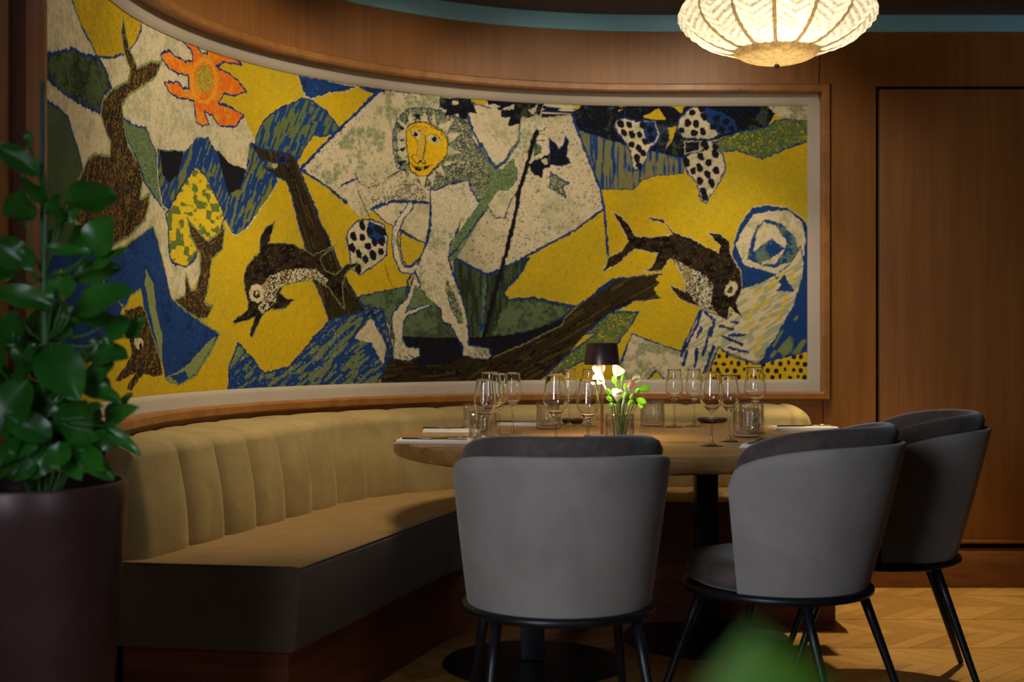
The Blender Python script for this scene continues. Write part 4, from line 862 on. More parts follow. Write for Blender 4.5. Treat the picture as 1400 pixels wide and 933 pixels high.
# ------------------------------------------------------------------ dining table
TX, TY, TR, TZ = .373, 4.47, .772, .75
tb = thing('dining_table', 'round oak dining table on two black pedestals, laid with glasses', 'table', (TX, TY, 0))
pr = [(0, TZ-.052), (TR-.03, TZ-.052)]+[(TR-.014+.014*math.cos(a), TZ-.038+.014*math.sin(a)) for a in np.linspace(-PI/2, 0, 4)]
pr += [(TR-.006+.006*math.cos(a), TZ-.006+.006*math.sin(a)) for a in np.linspace(0, PI/2, 4)]+[(TR*.6, TZ), (TR*.3, TZ), (0, TZ)]
obj('tabletop', lathe(pr, 96), TABLEWOOD, tb, autosmooth=45)
for (px, d) in ((728, 4.37), (965, 4.72)):
    X = (px-700)*d/F-TX; Y = d-TY
    p = obj('pedestal', box((X, Y, .36), (.078, .078, .672), .004), BLACKM, tb, autosmooth=40)
    bs = lathe([(0, .001), (.295, .001), (.30, .006), (.295, .012), (.05, .02), (0, .02)], 64, cx=X, cy=Y)
    obj('pedestal_base', bs, BLACKM, p, autosmooth=40)

# ------------------------------------------------------------------ chairs
def shell_mesh(r0, r1, z0, ztop, thick, phim, drop, bulge=.0):
    """wrap-round back: outer radius r0 at the foot to r1 at the top, open towards +Y"""
    bm = bmesh.new(); rows = []
    nphi, nz = 48, 14
    for i in range(nphi+1):
        q = -1+2*i/nphi; ph = q*phim
        zt = ztop-drop*abs(q)**3.2
        e = max(0, (abs(q)-.91)/.09); zt -= .030*(1-math.sqrt(max(0, 1-e*e)))
        row = []
        def P_(t, rin):
            z = z0+(zt-z0)*t; tt = (z-z0)/(ztop-z0)
            r = r0+((r1-r0)+.062*max(0, math.cos(ph*.97))**1.5)*tt-rin+bulge*math.sin(PI*min(1, max(0, tt)))
            pp = ph*(1+.03*tt)
            ex = 1.0+.06*max(0, math.cos(pp)) * 0
            return bm.verts.new((r*math.sin(pp), -r*math.cos(pp)*ex, z))
        for j in range(nz+1): row.append(P_(j/nz, 0))
        th = thick*(1-.55*max(0, (abs(q)-.93)/.07))
        hh = th*.45/(zt-z0)
        row.append(P_(1+hh*.7, th*.2)); row.append(P_(1+hh, th*.5)); row.append(P_(1+hh*.7, th*.8))
        for j in range(nz, -1, -1): row.append(P_(j/nz, th))
        rows.append(row)
    grid_faces(bm, rows, close_u=True)
    bm.faces.new(rows[0]); bm.faces.new(rows[-1])
    return bm
def make_chair(label, loc, rotz, group):
    t = thing('dining_chair', label, 'chair', loc, rotz, group)
    PH = math.radians(92)
    obj('backrest', shell_mesh(.240, .281, .402, .798, .018, PH, .075, .003), GREYV, t, autosmooth=60)
    obj('back_cushion', shell_mesh(.218, .262, .43, .828, .058, PH*.99, .075, .002), BROWNV, t, autosmooth=60)
    el = 1.12
    def md(r, z, a, k):
        s_, c_ = math.sin(a), math.cos(a); return r*(1+(el-1)*max(0, s_)**2)
    sp = [(0, .404), (.22, .404), (.236, .412), (.243, .435), (.240, .458), (.225, .474), (.17, .482), (.09, .485), (0, .486)]
    obj('seat', lathe(sp, 64, mod=md), BROWNV, t)
    ring = [((.243)*(1+(el-1)*max(0, math.sin(a))**2)*math.cos(a), (.243)*(1+(el-1)*max(0, math.sin(a))**2)*math.sin(a), .392) for a in np.linspace(0, 2*PI, 64, endpoint=False)]
    fb = tube(ring, .0125, 10, closed=True)
    lathe([(0, .388), (.235, .388), (.235, .402), (0, .402)], 64, bm=fb, mod=md)
    obj('frame', fb, BLACKM, t, autosmooth=50)
    for sx, sy in ((1, 1), (-1, 1), (1, -1), (-1, -1)):
        top = Vector((.175*sx, .155*sy, .39)); bot = Vector((.225*sx, .285*sy, .004))
        obj('leg', tube([top, top.lerp(bot, .3), top.lerp(bot, .97), bot], [.0145, .0135, .010, .009], 12), BLACKM, t)
    return t
CH = 'grey velvet dining chairs at the table'
def face(dx, dy): return math.atan2(dy, dx)-PI/2
ch = make_chair('grey and brown velvet dining chair seen squarely from behind, nearest the banquette corner', (.123, 3.45, 0), math.radians(5), CH)
dup(ch, (.757, 3.705, 0), math.radians(52), 'grey and brown velvet dining chair in the middle, turned left, dark seat showing', CH)
dup(ch, (1.17, 4.21, 0), math.radians(79), 'grey and brown velvet dining chair at the right side, seen in profile facing left', CH)

# ------------------------------------------------------------------ things on the table
def place(px, py): return at(px, py, TZ)
def glass_profile(h, rb, rr, rf):
    st = h*.46
    out = [(0, 0), (rf-.002, 0), (rf, .0012), (rf-.002, .0028), (.012, .006), (.0055, .012), (.0040, .03), (.0038, st-.02), (.0050, st-.006), (.010, st)]
    bh = h-st
    cv = [(.0, .010/rb), (.08, .48), (.18, .80), (.30, .97), (.38, 1.0), (.55, .95), (.75, .83), (.9, .755), (1.0, rr/rb)]
    def rad(t):
        for (a, ra), (b, rb_) in zip(cv, cv[1:]):
            if t <= b:
                k = (t-a)/(b-a); return ra+(rb_-ra)*k
        return cv[-1][1]
    ts = np.linspace(.03, 1, 22)
    o2 = [(rb*(.25*rad(t-.02)+.5*rad(t)+.25*rad(min(1, t+.02))), st+bh*t) for t in ts]
    w = .0011
    inn = [(max(.0005, r-w), z+(.002 if i < 2 else 0)) for i, (r, z) in enumerate(o2)][::-1]
    top = [(o2[-1][0]-w*.5, h+.0005)]
    return out+o2+top+inn[:-1]+[(0, st+bh*.03+.004)]
def wine_glass(px, py, big, label, proto={}):
    x, y = place(px, py)
    if big not in proto:
        t = thing('wine_glass', label, 'wine glass', (x, y, TZ), 0, 'empty wine glasses on the table')
        pf = glass_profile(.230, .0385, .029, .037) if big else glass_profile(.214, .0335, .0255, .034)
        # foot and stem, then bowl
        k = 10
        obj('stem', lathe(pf[:k]+[(0, pf[k-1][1])], 32), STEMGLASS, t)
        obj('bowl', lathe([(0, pf[k-1][1]+.0004)]+[(r, z+.0004) for r, z in pf[k-1:]], 40), GLASS, t)
        proto[big] = t; return t
    return dup(proto[big], (x, y, TZ), random.random()*3, label)
wine_glass(663, 617, False, 'empty wine glass at the left, foremost of its cluster, in front of the ribbed tumbler')
wine_glass(671, 610, True, 'large empty wine glass in the left cluster, just behind the foremost glass')
wine_glass(683, 597, False, 'empty wine glass in the left cluster, overlapped by the two glasses before it')
wine_glass(701, 594, False, 'tall empty wine glass standing clear at the right end of the left cluster')
wine_glass(760, 619, True, 'large empty wine glass left of the table lamp, nearest the front chair')
wine_glass(778, 582, False, 'empty wine glass behind the large one left of the table lamp')
wine_glass(804, 620, False, 'empty wine glass standing directly before the table lamp stem')
wine_glass(806, 583, False, 'faint empty wine glass at the far side just left of the lamp stem')
wine_glass(922, 584, False, 'empty wine glass at the far side, leftmost of the right cluster')
wine_glass(949, 583, False, 'empty wine glass at the far side, second from left in the right cluster')
wine_glass(973, 610, True, 'large empty wine glass with wide bowl in front of the dark saucer')
wine_glass(997, 604, False, 'slim empty wine glass between the large glass and the ribbed tumblers')
wine_glass(1032, 592, True, 'large empty wine glass rising above the pair of ribbed tumblers, rightmost')

def tumbler_bm(r, h, inner=True):
    N = 192
    def md(rr, z, a, k):
        if 3 <= k <= 12: return rr+.0024*math.cos(20*a)
        return rr
    pf = [(0, 0), (r-.006, 0), (r-.002, .002), (r-.001, .006)]+[(r-.0008, .006+(h*.86)*i/8) for i in range(1, 9)]+[(r-.001, h*.93), (r-.001, h-.001), (r-.0022, h), (r-.0034, h-.001)]
    pf += [(r-.0042, h*.6), (r-.0052, .018), (r-.012, .011), (0, .010)]
    return lathe(pf, N, mod=md)
TUM = {}
def tumbler(px, py, label, r=.044, h=.098):
    x, y = place(px, py)
    if 'm' not in TUM:
        o = obj('ribbed_tumbler', tumbler_bm(r, h), RIBGLASS, loc=(x, y, TZ)); TUM['m'] = o
    else:
        o = TUM['m'].copy(); C.objects.link(o); o.location = (x, y, TZ)
    finish(o, label, 'tumbler', 'ribbed glass tumblers')
    return o
tumbler(660, 604, 'ribbed glass tumbler at the left beside the napkin, nearest the front')
tumbler(650, 590, 'ribbed glass tumbler half hidden behind the left front tumbler')
tumbler(750, 587, 'ribbed glass tumbler behind the large wine glass left of the lamp')
tumbler(892, 583, 'ribbed glass tumbler alone right of the white flowers')
tumbler(1020, 598, 'ribbed glass tumbler at the right, front one of the pair')
tumbler(1027, 589, 'ribbed glass tumbler at the right, back one of the pair')

# table lamp
lx, ly = place(823, 600)
tl = thing('table_lamp', 'small cordless table lamp with dark bronze shade, lit beside the white flowers', 'lamp', (lx, ly, TZ))
obj('base', lathe([(0, 0), (.058, 0), (.060, .002), (.060, .011), (.058, .013), (0, .014)], 48), BRONZE, tl, autosmooth=40)
obj('stem', lathe([(.0045, .013), (.0045, .262), (0, .262)], 16), COPPER, tl, autosmooth=40)
obj('lamp_shade', lathe([(0, .318), (.050, .318), (.052, .316), (.0595, .246), (.0585, .246), (.0505, .314), (0, .3145)], 56), BRONZE, tl, autosmooth=40)
me = Mat('lamp_diffuser'); co = me.coords(); nn = me.noise(co, 15)
me.b.inputs['Emission Color'].default_value = (1, .86, .66, 1); me.l(me.ramp(nn, [(.2, (1, .9, .75, 1)), (.8, (1, .95, .85, 1))]), me.b.inputs['Base Color'])
me.b.inputs['Emission Strength'].default_value = 14
obj('diffuser', lathe([(0, .262), (.050, .262), (.052, .268), (0, .268)], 40), me.m, tl, autosmooth=40)
lp = light('SPOT', 'table_lamp_light', (0, 0, .256), 17, (1, .82, .55), (0, 0, 0), spot_size=math.radians(150), spot_blend=.5, shadow_soft_size=.04)
lp.parent = tl; lp.rotation_euler = (0, 0, 0); lp.location = (0, 0, .256)

# vase with flowers
vx, vy = place(847, 603)
vs_ = finish(obj('ribbed_vase', tumbler_bm(.046, .088), RIBGLASS, loc=(vx, vy, TZ)), 'ribbed glass vase holding white flowers beside the table lamp', 'vase')
def petal_surface(bm, M, L, Wd, cup, tipcurl, n=10, m=6):
    rows = []
    for i in range(n+1):
        t = i/n; w = Wd*(math.sin(PI*min(1, t*1.02+.02))**.75)*(1.15-.35*t)
        z = tipcurl*t*t; row = []
        for j in range(-m, m+1):
            s = j/m
            row.append(bm.verts.new(M @ Vector((w*s, L*t, z+cup*s*s*math.sin(PI*min(1, t+.05))))))
        rows.append(row)
    grid_faces(bm, rows)
    return bm
PETAL = leafmat('white_petal', srgb(226, 230, 205), srgb(244, 246, 230), .5, srgb(240, 240, 215), .45); PINK = leafmat('blush_petal', srgb(214, 160, 140), srgb(232, 190, 170), .5, srgb(236, 200, 180), .4)
SPADIX = plain('pale_spadix', srgb(224, 210, 120), .6)
FG = 'white flowers in the ribbed vase'
fl = [((819, 510), .15, 95, 55, 'uppermost white bloom glowing right under the lamp shade'), ((842, 511), .10, 60, 55, 'white bloom at the top right of the lamp stem'),
      ((822, 521), .08, 150, 50, 'wide open white bloom pointing left beside the lamp stem'), ((866, 520), .0, 20, 60, 'white bloom at the right end of the bunch'),
      ((849, 537), -.03, 200, 60, 'low white bloom in front of the green stems')]
def bloom_at(px, py, dy, rot, tilt, label, mat, Ls, name):
    y = vy+dy; x = (px-700)*y/F; z = H+(YH-py)*y/F
    root = thing(name, label, 'flower', (vx, vy, TZ+.012), 0, FG if name == 'white_flower' else None)
    tip = Vector((x-vx, y-vy, z-TZ-.012)); foot = Vector((tip.x*.25, tip.y*.25+.003, .004))
    mid = Vector((tip.x*.45, tip.y*.5, .085+.3*(tip.z-.085)))
    pts = [foot.lerp(mid, k) if k <= 1 else mid.lerp(tip, k-1) for k in (0, .5, 1, 1.5, 2)]
    obj('stem', tube(pts, .0018, 7), STEMG, root)
    M = Matrix.Translation(tip) @ Matrix.Rotation(math.radians(rot-90), 4, 'Y').inverted() @ Matrix.Rotation(math.radians(90-tilt*.4), 4, 'X')
    M = Matrix.Translation(tip) @ Matrix.Rotation(-math.radians(rot-90), 4, 'Y') @ Matrix.Rotation(math.radians(90-tilt), 4, 'X') @ Matrix.Translation((0, -Ls*.35, 0))
    obj('bloom', petal_surface(bmesh.new(), M, Ls, Ls*.42, .018, .012), mat, root)
    obj('spadix', tube([M @ Vector((0, Ls*.12, .004)), M @ Vector((0, Ls*.3, .014)), M @ Vector((0, Ls*.5, .016))], [.003, .003, .0015], 7), SPADIX, root)
for (p, dy, rot, tilt, lab) in fl: bloom_at(p[0], p[1], dy, rot, tilt, lab, PETAL, .052, 'white_flower')
bloom_at(861, 529, -.035, 80, 20, 'small blush pink bud at the right of the white blooms', PINK, .034, 'pink_bud')
def sprig(label, leaves, dy):
    root = thing('leafy_sprig', label, 'foliage', (vx, vy, TZ+.012), 0, 'green sprigs in the ribbed vase')
    sb, lb = bmesh.new(), bmesh.new()
    for (px, py, rot, L) in leaves:
        y = vy+dy; x = (px-700)*y/F; z = H+(YH-py)*y/F
        tip = Vector((x-vx, y-vy, z-TZ-.012)); foot = Vector((tip.x*.3, dy*.3, .004))
        tube([foot, foot.lerp(tip, .5)+Vector((-tip.x*.1, 0, .004)), tip], .0012, 6, bm=sb)
        M = Matrix.Translation(tip) @ Matrix.Rotation(-math.radians(rot-90), 4, 'Y') @ Matrix.Rotation(math.radians(65), 4, 'X')
        petal_surface(lb, M, L, L*.26, .004, -.006, 7, 3)
    obj('stem', sb, STEMG, root); obj('leaves', lb, LEAFB, root)
sprig('leafy green sprig leaning right out of the vase', [(874, 533, 10, .05), (870, 546, -20, .045), (868, 538, 40, .03), (862, 548, 70, .03), (872, 552, -40, .03)], .012)
sprig('short green leaves low at the left of the vase', [(838, 548, 150, .03), (842, 555, 170, .028), (846, 545, 110, .03), (836, 540, 130, .032), (845, 533, 95, .03)], -.01)
sprig('upright green sprig behind the blooms', [(855, 535, 80, .035), (852, 545, 60, .03), (858, 553, 30, .03), (842, 526, 110, .034), (850, 522, 70, .03)], .025)

# napkins and cutlery
def napkin(px, py, L, D, rot, label, lay=3):
    x, y = place(px, py); bm = bmesh.new(); z = 0
    for k in range(lay):
        h = .0042; j = .003*k
        box((random.uniform(-.002, .002)+j*.5, random.uniform(-.002, .002), z+h/2), (L-j, D-j, h), .0018, 2, bm=bm); z += h-.0004
    o = obj('napkin', bm, NAPKIN, loc=(x, y, TZ+.0005), autosmooth=60); o.rotation_euler[2] = math.radians(rot)
    finish(o, label, 'napkin', 'folded white napkins'); return (x, y, TZ+.0005+z, rot)
def fork_bm():
    bm = bmesh.new()
    box((-.02, 0, .002), (.12, .008, .0022), .0008, 1, bm=bm); box((.050, 0, .0035), (.03, .021, .002), .0008, 1, bm=bm)
    for k in range(4): box((.084, -.009+.006*k, .0045), (.042, .0028, .0018), .0006, 1, bm=bm)
    return bm
def knife_bm():
    bm = bmesh.new()
    box((-.05, 0, .003), (.10, .011, .005), .0016, 2, bm=bm); box((.055, .001, .003), (.115, .017, .0016), .0006, 1, bm=bm)
    return bm
CUT = {}
def cutlery(name, base, dx, dy, rot, label):
    x, y, z, r0 = base; a = math.radians(r0)
    X = x+dx*math.cos(a)-dy*math.sin(a); Y = y+dx*math.sin(a)+dy*math.cos(a)
    if name not in CUT: o = obj(name, fork_bm() if name == 'fork' else knife_bm(), STEEL, autosmooth=40); CUT[name] = o
    else:
        o = CUT[name].copy(); C.objects.link(o)
    o.location = (X, Y, z+.0006); o.rotation_euler = (0, 0, math.radians(r0+rot))
    finish(o, label, name, 'cutlery on the napkins')
n1 = napkin(593, 606, .235, .12, -4, 'folded white napkin at the table left edge, nearest the front')
n2 = napkin(617, 591, .20, .10, -2, 'folded white napkin at the left edge, behind the front one')
n3 = napkin(712, 582, .16, .09, -12, 'folded white napkin between the left glasses and the far tumbler')
n4 = napkin(1098, 588, .235, .11, 3, 'folded white napkin at the table right edge behind the middle chair')
n5 = napkin(921, 578, .13, .06, -6, 'folded white napkin at the far side beneath two wine glasses') if False else None
n6 = napkin(1042, 611, .16, .09, 60, 'folded white napkin half hidden behind the middle chair back')
for nm, nl_ in ((n1, 'front left napkin'), (n2, 'rear left napkin'), (n3, 'far napkin left of the lamp'), (n4, 'right edge napkin'), (n6, 'napkin behind the middle chair')):
    cutlery('fork', nm, 0, .022, 4, 'steel fork lying on the '+nl_)
    cutlery('knife', nm, .0, -.02, -5, 'steel knife lying on the '+nl_)
def dish(px, py, r, label):
    x, y = place(px, py)
    finish(obj('dark_saucer', lathe([(0, 0), (r*.8, 0), (r, .008), (r, .016), (r-.004, .018), (r-.008, .014), (r*.75, .007), (0, .006)], 48), LEATHER, loc=(x, y, TZ), autosmooth=50), label, 'saucer', 'dark saucers on the table')
dish(974, 578, .058, 'round dark brown saucer at the far side between wine glass stems on the right')
dish(783, 579, .042, 'small dark brown saucer at the far side left of the lamp')

# ------------------------------------------------------------------ chandelier
cx, cy, cz = .905, 4.50, 2.02
cd = thing('chandelier', 'scalloped frosted glass bowl chandelier glowing above the table', 'chandelier', (cx, cy, cz))
NL = 14
prof = [(.120, .045), (.160, .050), (.205, .066), (.246, .089), (.280, .115), (.303, .143), (.312, .170), (.306, .198), (.288, .224), (.260, .243), (.225, .252)]
def interp(t):
    k = t*(len(prof)-1); i = min(int(k), len(prof)-2); f = k-i
    # smooth catmull
    p0 = prof[max(i-1, 0)]; p1 = prof[i]; p2 = prof[i+1]; p3 = prof[min(i+2, len(prof)-1)]
    c = lambda a, b, c_, d: .5*((2*b)+(-a+c_)*f+(2*a-5*b+4*c_-d)*f*f+(-a+3*b-3*c_+d)*f**3)
    return c(p0[0], p1[0], p2[0], p3[0]), c(p0[1], p1[1], p2[1], p3[1])
def panel_bm(k):
    bm = bmesh.new(); rows = []; NT, NA = 60, 24
    for i in range(NT+1):
        t = i/NT; r, z = interp(t); row = []
        for j in range(NA+1):
            q = -1+2*j/NA; a = (k+.5+q*.5)*2*PI/NL
            b = (1-q*q)*.022*min(1, t*3)
            w = .004*math.sin(2*PI*(t*13-abs(q)*1.6))*min(1, 6*(1-abs(q)))
            zz = z-(.016*(1-q*q) if t < .01 else 0)+(.018*(1-q*q)*max(0, t-.7)/.3)
            row.append(bm.verts.new(((r+b+w)*math.cos(a), (r+b+w)*math.sin(a), zz-.35*(b+w)*(1-t))))
        rows.append(row)
    grid_faces(bm, rows); return bm
def lampglass(name, trans, col, emi, ecol, chev=True):
    m = Mat(name); co = m.coords(); n = m.noise(co, 70, 4, .6); n2 = m.noise(co, 10, 2)
    tl_ = m.n('ShaderNodeBsdfTranslucent'); sx = m.n('ShaderNodeSeparateXYZ'); m.l(co, sx.inputs[0])
    an = m.math('ARCTAN2', sx.outputs[1], sx.outputs[0]); rr = m.math('POWER', m.math('ADD', m.math('MULTIPLY', sx.outputs[0], sx.outputs[0]), m.math('MULTIPLY', sx.outputs[1], sx.outputs[1])), .5)
    q = m.math('ABSOLUTE', m.math('SUBTRACT', m.math('MULTIPLY', an, 14/PI), 1))
    ar = m.math('ADD', rr, m.math('MULTIPLY', sx.outputs[2], .8))
    wv = m.math('SINE', m.math('SUBTRACT', m.math('MULTIPLY', ar, 190), m.math('MULTIPLY', q, 7)))
    n = m.math('ADD', m.math('MULTIPLY', n, .75), m.math('MULTIPLY', m.math('ADD', wv, 1), .10 if chev else 0))
    m.l(m.ramp(n, [(.25, tuple(c*.45 for c in col[:3])+(1,)), (.6, col)]), tl_.inputs[0])
    gl = m.n('ShaderNodeBsdfGlossy'); gl.inputs['Roughness'].default_value = .15
    tp = m.n('ShaderNodeBsdfTransparent'); tp.inputs[0].default_value = col
    em = m.n('ShaderNodeEmission'); em.inputs[0].default_value = ecol
    m.l(m.math('MULTIPLY', m.math('ADD', m.math('MULTIPLY', n, 1.1), .25), emi), em.inputs[1])
    bp = m.n('ShaderNodeBump'); bp.inputs['Strength'].default_value = .6; bp.inputs['Distance'].default_value = .004; m.l(n, bp.inputs['Height'])
    m.l(bp.outputs[0], tl_.inputs['Normal']); m.l(bp.outputs[0], gl.inputs['Normal'])
    a = m.n('ShaderNodeMixShader'); a.inputs[0].default_value = trans; m.l(tl_.outputs[0], a.inputs[1]); m.l(tp.outputs[0], a.inputs[2])
    b = m.n('ShaderNodeMixShader'); b.inputs[0].default_value = .10; m.l(a.outputs[0], b.inputs[1]); m.l(gl.outputs[0], b.inputs[2])
    c = m.n('ShaderNodeAddShader'); m.l(b.outputs[0], c.inputs[0]); m.l(em.outputs[0], c.inputs[1])
    m.l(c.outputs[0], m.out.inputs[0]); return m.m
MURANO = lampglass('frosted_murano', .07, (.92, .84, .66, 1), .05, (1, .88, .66, 1))
AMBER = lampglass('amber_cap', .03, (.80, .66, .40, 1), .13, (1, .70, .34, 1), False)
RIBG = lampglass('gold_rib_glass', .10, (.86, .72, .46, 1), .16, (1, .72, .36, 1), False)
pn = obj('glass_panel', panel_bm(0), MURANO, cd)
rb = obj('rib', tube([(interp(t)[0]*1.004*math.cos(0), 0, interp(t)[1]-.002) for t in np.linspace(0, 1, 24)], .0065, 8), RIBG, cd)
for k in range(1, NL):
    for o in (pn, rb):
        c = o.copy(); C.objects.link(c); c.parent = cd; c.rotation_euler = (0, 0, 2*PI*k/NL)
cap = [(0, 0)]+[(.147*math.sin(a), .052-.052*math.cos(a)) for a in np.linspace(.12, PI/2, 12)]+[(.146, .056), (.138, .055), (0, .052)]
def capmod(r, z, a, k): return r*(1+.012*math.sin(36*a)*(1 if k > 10 else 0))
obj('cap', lathe(cap, 108, mod=capmod), AMBER, cd, autosmooth=50)
obj('finial', lathe([(0, -.014), (.006, -.012), (.010, -.006), (.007, -.001), (.004, .004), (0, .004)], 20), BRONZE, cd)
obj('stem', lathe([(.008, .06), (.008, ZC-cz-.02), (.06, ZC-cz-.018), (.06, ZC-cz), (0, ZC-cz)], 32), BRONZE, cd, autosmooth=40)
bulbm = Mat('bulb'); bulbm.b.inputs['Emission Color'].default_value = (1, .8, .5, 1); bulbm.b.inputs['Emission Strength'].default_value = 6
for k in range(3):
    a = 2*PI*k/3+.5
    obj('bulb', lathe([(0, -.028), (.02, -.02), (.027, 0), (.02, .02), (.01, .036), (0, .038)], 20, cx=.12*math.cos(a), cy=.12*math.sin(a)), bulbm.m, cd, loc=(0, 0, .17))
    l = light('POINT', 'chandelier_bulb_light', (0, 0, 0), 3.2, (1, .86, .66), shadow_soft_size=.05)
    l.parent = cd; l.location = (.12*math.cos(a), .12*math.sin(a), .165)
    obj('socket', lathe([(.012, .036), (.014, .06), (.009, .075), (0, .075)], 16, cx=.12*math.cos(a), cy=.12*math.sin(a)), BRONZE, cd, loc=(0, 0, .17))

# ------------------------------------------------------------------ potted plant at the left
PX, PY, PR, PH_ = -.955, 2.60, .19, .806
pl = thing('potted_plant', 'tall leafy green plant in a dark aubergine planter before the banquette end', 'plant', (PX, PY, 0))
pp = [(0, 0), (.120, 0), (.128, .006)]+[(.128+(PR-.128)*(t**.8), .006+(PH_-.012)*t) for t in np.linspace(.08, 1, 14)]+[(PR-.003, PH_), (PR-.012, PH_+.001), (PR-.016, PH_-.004), (PR-.02, PH_-.06), (0, PH_-.06)]
obj('planter', lathe(pp, 72), POTM, pl, autosmooth=50)
def sm(r, z, a, k): return r
sb = lathe([(PR-.021, PH_-.045), (.12, PH_-.035), (.06, PH_-.028), (0, PH_-.026)], 40)
for v in sb.verts: v.co.z += random.uniform(-.006, .006)
obj('soil', sb, SOIL, pl)
def pw(px, py, dy=0.0):
    y = PY+dy; return Vector(((px-700)*y/F-PX, dy, H+(YH-py)*y/F))
lz = [('p', 190, 345, 85, 238, 48, -.05), ('p', 160, 228, -30, 105, 70, -.02), ('p', 122, 128, 108, 52, 26, .02), ('p', 100, 420, 68, 292, 98, .0), ('p', 262, 345, 465, 312, 118, .05),
 ('p', 225, 420, 232, 308, 66, -.03), ('p', 238, 412, 318, 366, 44, -.05), ('p', 368, 545, 448, 402, 112, -.03), ('p', 340, 545, 312, 425, 75, .05), ('p', 190, 518, 250, 425, 46, .02),
 ('p', 135, 618, 90, 512, 46, -.06), ('p', 112, 595, -30, 490, 92, .03), ('p', 362, 548, 168, 520, 40, -.06), ('p', 360, 602, 502, 528, 46, .0), ('p', 288, 645, 482, 598, 80, .03),
 ('p', 250, 742, 250, 606, 98, -.02), ('p', 268, 772, 236, 682, 72, -.08), ('p', 292, 772, 530, 690, 100, -.06), ('p', 212, 748, -25, 690, 72, -.02), ('p', 290, 782, 492, 828, 62, -.03),
 ('p', 505, 788, 430, 905, 62, -.0), ('p', 498, 882, 578, 798, 56, .03), ('p', 292, 860, 160, 850, 82, -.02), ('p', 195, 768, 78, 895, 62, .05), ('p', 62, 768, -5, 905, 46, -.06),
 ('q', 178, 158, 315, 365, 135, -.11), ('q', 112, 288, -15, 525, 125, -.1), ('q', 205, 522, 10, 430, 88, -.08), ('q', 242, 538, 240, 652, 92, -.12), ('q', 262, 522, 345, 368, 112, .0),
 ('q', 308, 298, 485, 378, 60, -.05), ('q', 298, 568, 455, 692, 62, -.09), ('q', 408, 458, 548, 398, 52, -.04), ('q', 412, 470, 562, 592, 42, -.05), ('q', 248, 548, 392, 518, 72, -.02),
 ('q', 368, 192, 512, 200, 84, .0), ('q', 452, 214, 342, 302, 72, -.04), ('q', 146, 148, 98, 215, 52, -.06), ('q', 240, 338, 188, 442, 56, .0), ('q', 82, 508, -5, 645, 72, -.1),
 ('q', 62, 558, -30, 665, 54, -.03), ('q', 340, 442, 398, 388, 50, -.08), ('q', 266, 148, 264, 218, 36, .03), ('q', 420, 440, 530, 350, 46, -.01), ('q', 330, 545, 450, 560, 50, .06),
 ('q', 130, 60, 10, 170, 56, .06), ('q', 200, 30, 330, 60, 80, .08), ('q', 150, 300, 60, 420, 90, .08), ('q', 300, 420, 400, 450, 90, .09), ('q', 200, 430, 120, 330, 80, .1), ('q', 60, 140, -60, 60, 80, .05),
 ('q', 180, 560, 100, 660, 60, -.02), ('q', 330, 220, 420, 120, 60, .1), ('p', 60, 640, -60, 560, 90, .08), ('q', 10, 260, -90, 160, 100, 0), ('q', -10, 420, -120, 330, 100, .05)]
OFF = {'p': (0, 160, .34286), 'q': (0, 420, .34286)}
fb = bmesh.new(); sb = bmesh.new(); tips = []
trunk = [pw(56, 665), pw(58, 560), pw(62, 470), pw(60, 380), pw(63, 290), pw(60, 235)]
trunk[0].z = PH_-.06
random.seed(11)
for (bx, by, tx_, ty_, wd) in ((200, 560, 120, 690, 70), (150, 600, 30, 690, 70), (330, 560, 430, 650, 60), (260, 600, 330, 690, 55), (60, 600, -30, 700, 70), (380, 500, 470, 560, 60), (120, 480, 60, 610, 90)):
    lz.append(('q', bx, by, tx_, ty_, wd, -.07))
for k in range(34):
    bx = random.uniform(20, 330); by = random.uniform(120, 560); a = random.uniform(0, 2*PI); L_ = random.uniform(90, 150)
    lz.append(('q', bx, by, bx+L_*math.cos(a), by+L_*.8*math.sin(a)-20, random.uniform(55, 90), random.uniform(.03, .12)))
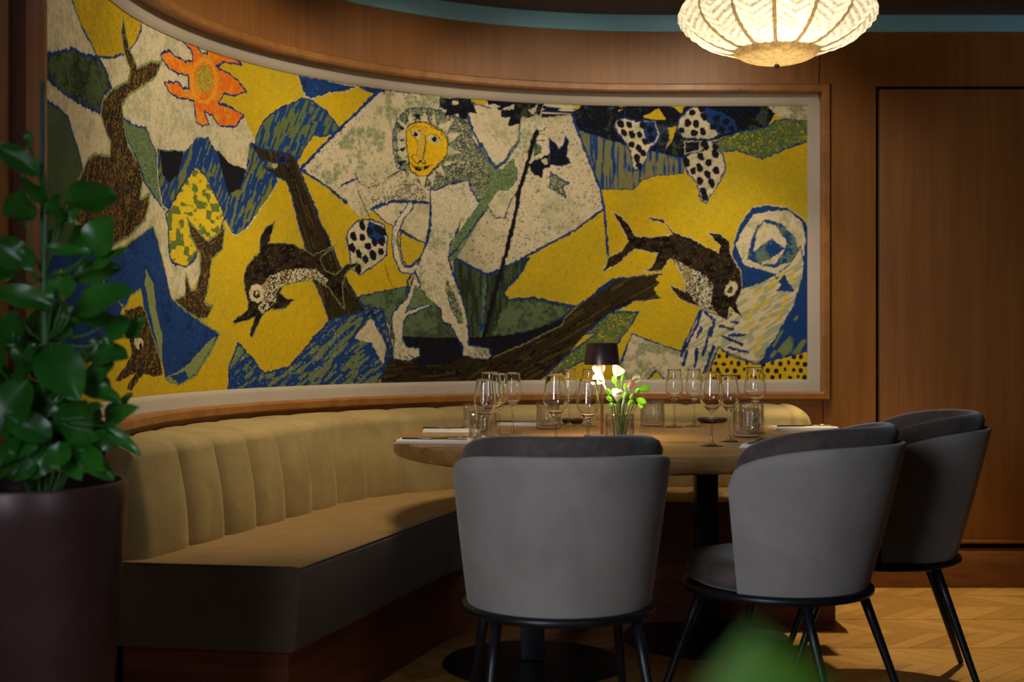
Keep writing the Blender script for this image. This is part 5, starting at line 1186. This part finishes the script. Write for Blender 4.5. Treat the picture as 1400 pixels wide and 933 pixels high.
for (o, bx, by, tx_, ty_, wd, dy) in lz:
    ox, oy, k = OFF[o]
    dd = random.uniform(-.06, .06)
    A = pw(ox+bx*k, oy+by*k, dy*.5); B = pw(ox+tx_*k, oy+ty_*k, dy+dd)
    L = (B-A).length; wid = wd*k*(PY+dy)/F/2
    d = (B-A).normalized(); view = (Vector((0, -1, .15)))
    nrm = (view-d*view.dot(d)).normalized(); nrm = (nrm+Vector((random.uniform(-.5, .5), 0, random.uniform(-.1, .6)))).normalized()
    nrm = (nrm-d*nrm.dot(d)).normalized(); side = d.cross(nrm)
    wid = wid*1.42
    rows = []; n, m = 12, 4; cur = random.uniform(-.10, .16)
    for i in range(n+1):
        t = i/n; w = wid*(math.sin(PI*t**.85)**.62 if 0 < t < 1 else 0)
        w = max(w, .0012); z = -cur*L*(t-.5)**2*2
        row = []
        for j in range(-m, m+1):
            s = j/m; row.append(fb.verts.new(A+d*L*t+side*w*s+nrm*(z+abs(s)*w*.28+ .004*math.sin(9*t+s)*abs(s))))
        rows.append(row)
    grid_faces(fb, rows)
    # petiole to the trunk
    zz = A.z-.05; best = min(trunk, key=lambda p: abs(p.z-max(zz, PH_-.05)))
    j = best.copy(); mid = (A+j)/2+Vector((0, 0, -.012))
    if (A-j).length > .01: tube([j, mid, A+d*.004], [.0032, .0026, .0018], 6, bm=sb)
obj('foliage', fb, LEAF, pl)
tube(trunk, [.010, .009, .008, .007, .005, .004], 10, bm=sb)
obj('stem', sb, STEMG, pl)
st0 = pw(58, 655, .012); st0.z = PH_-.06
obj('stake', tube([st0, pw(58, 113, .012)], .0045, 8), plain('teal_stake', srgb(46, 96, 92), .5), pl)

# ------------------------------------------------------------------ leafy plant close to the viewer, out of focus
fx, fy = .079, .41
fp = thing('foreground_plant', 'blurred bright green leaf close to the viewer at the bottom edge', 'plant', (fx, fy, 0))
obj('planter', lathe([(0, 0), (.10, 0), (.13, .30), (.122, .30), (.115, .27), (0, .27)], 40), POTM, fp, autosmooth=40)
obj('stem', tube([(0, 0, .26), (.004, .0, .6), (-.004, 0, .9), (0, 0, .962)], [.006, .005, .003, .002], 8), STEMG, fp)
lb = bmesh.new()
for (z, rot, el, L, wd) in ((.955, 100, 84, .052, .023), (.945, 60, 60, .06, .022), (.955, 150, 20, .06, .022), (.95, -30, 10, .06, .02), (.93, 250, 10, .06, .02)):
    M = Matrix.Translation((0, 0, z)) @ Matrix.Rotation(math.radians(rot), 4, 'Z') @ Matrix.Rotation(math.radians(el), 4, 'Y').inverted() @ Matrix.Rotation(-PI/2, 4, 'Z')
    petal_surface(lb, M, L, wd, .003, -.006)
obj('foliage', lb, LEAFB, fp)
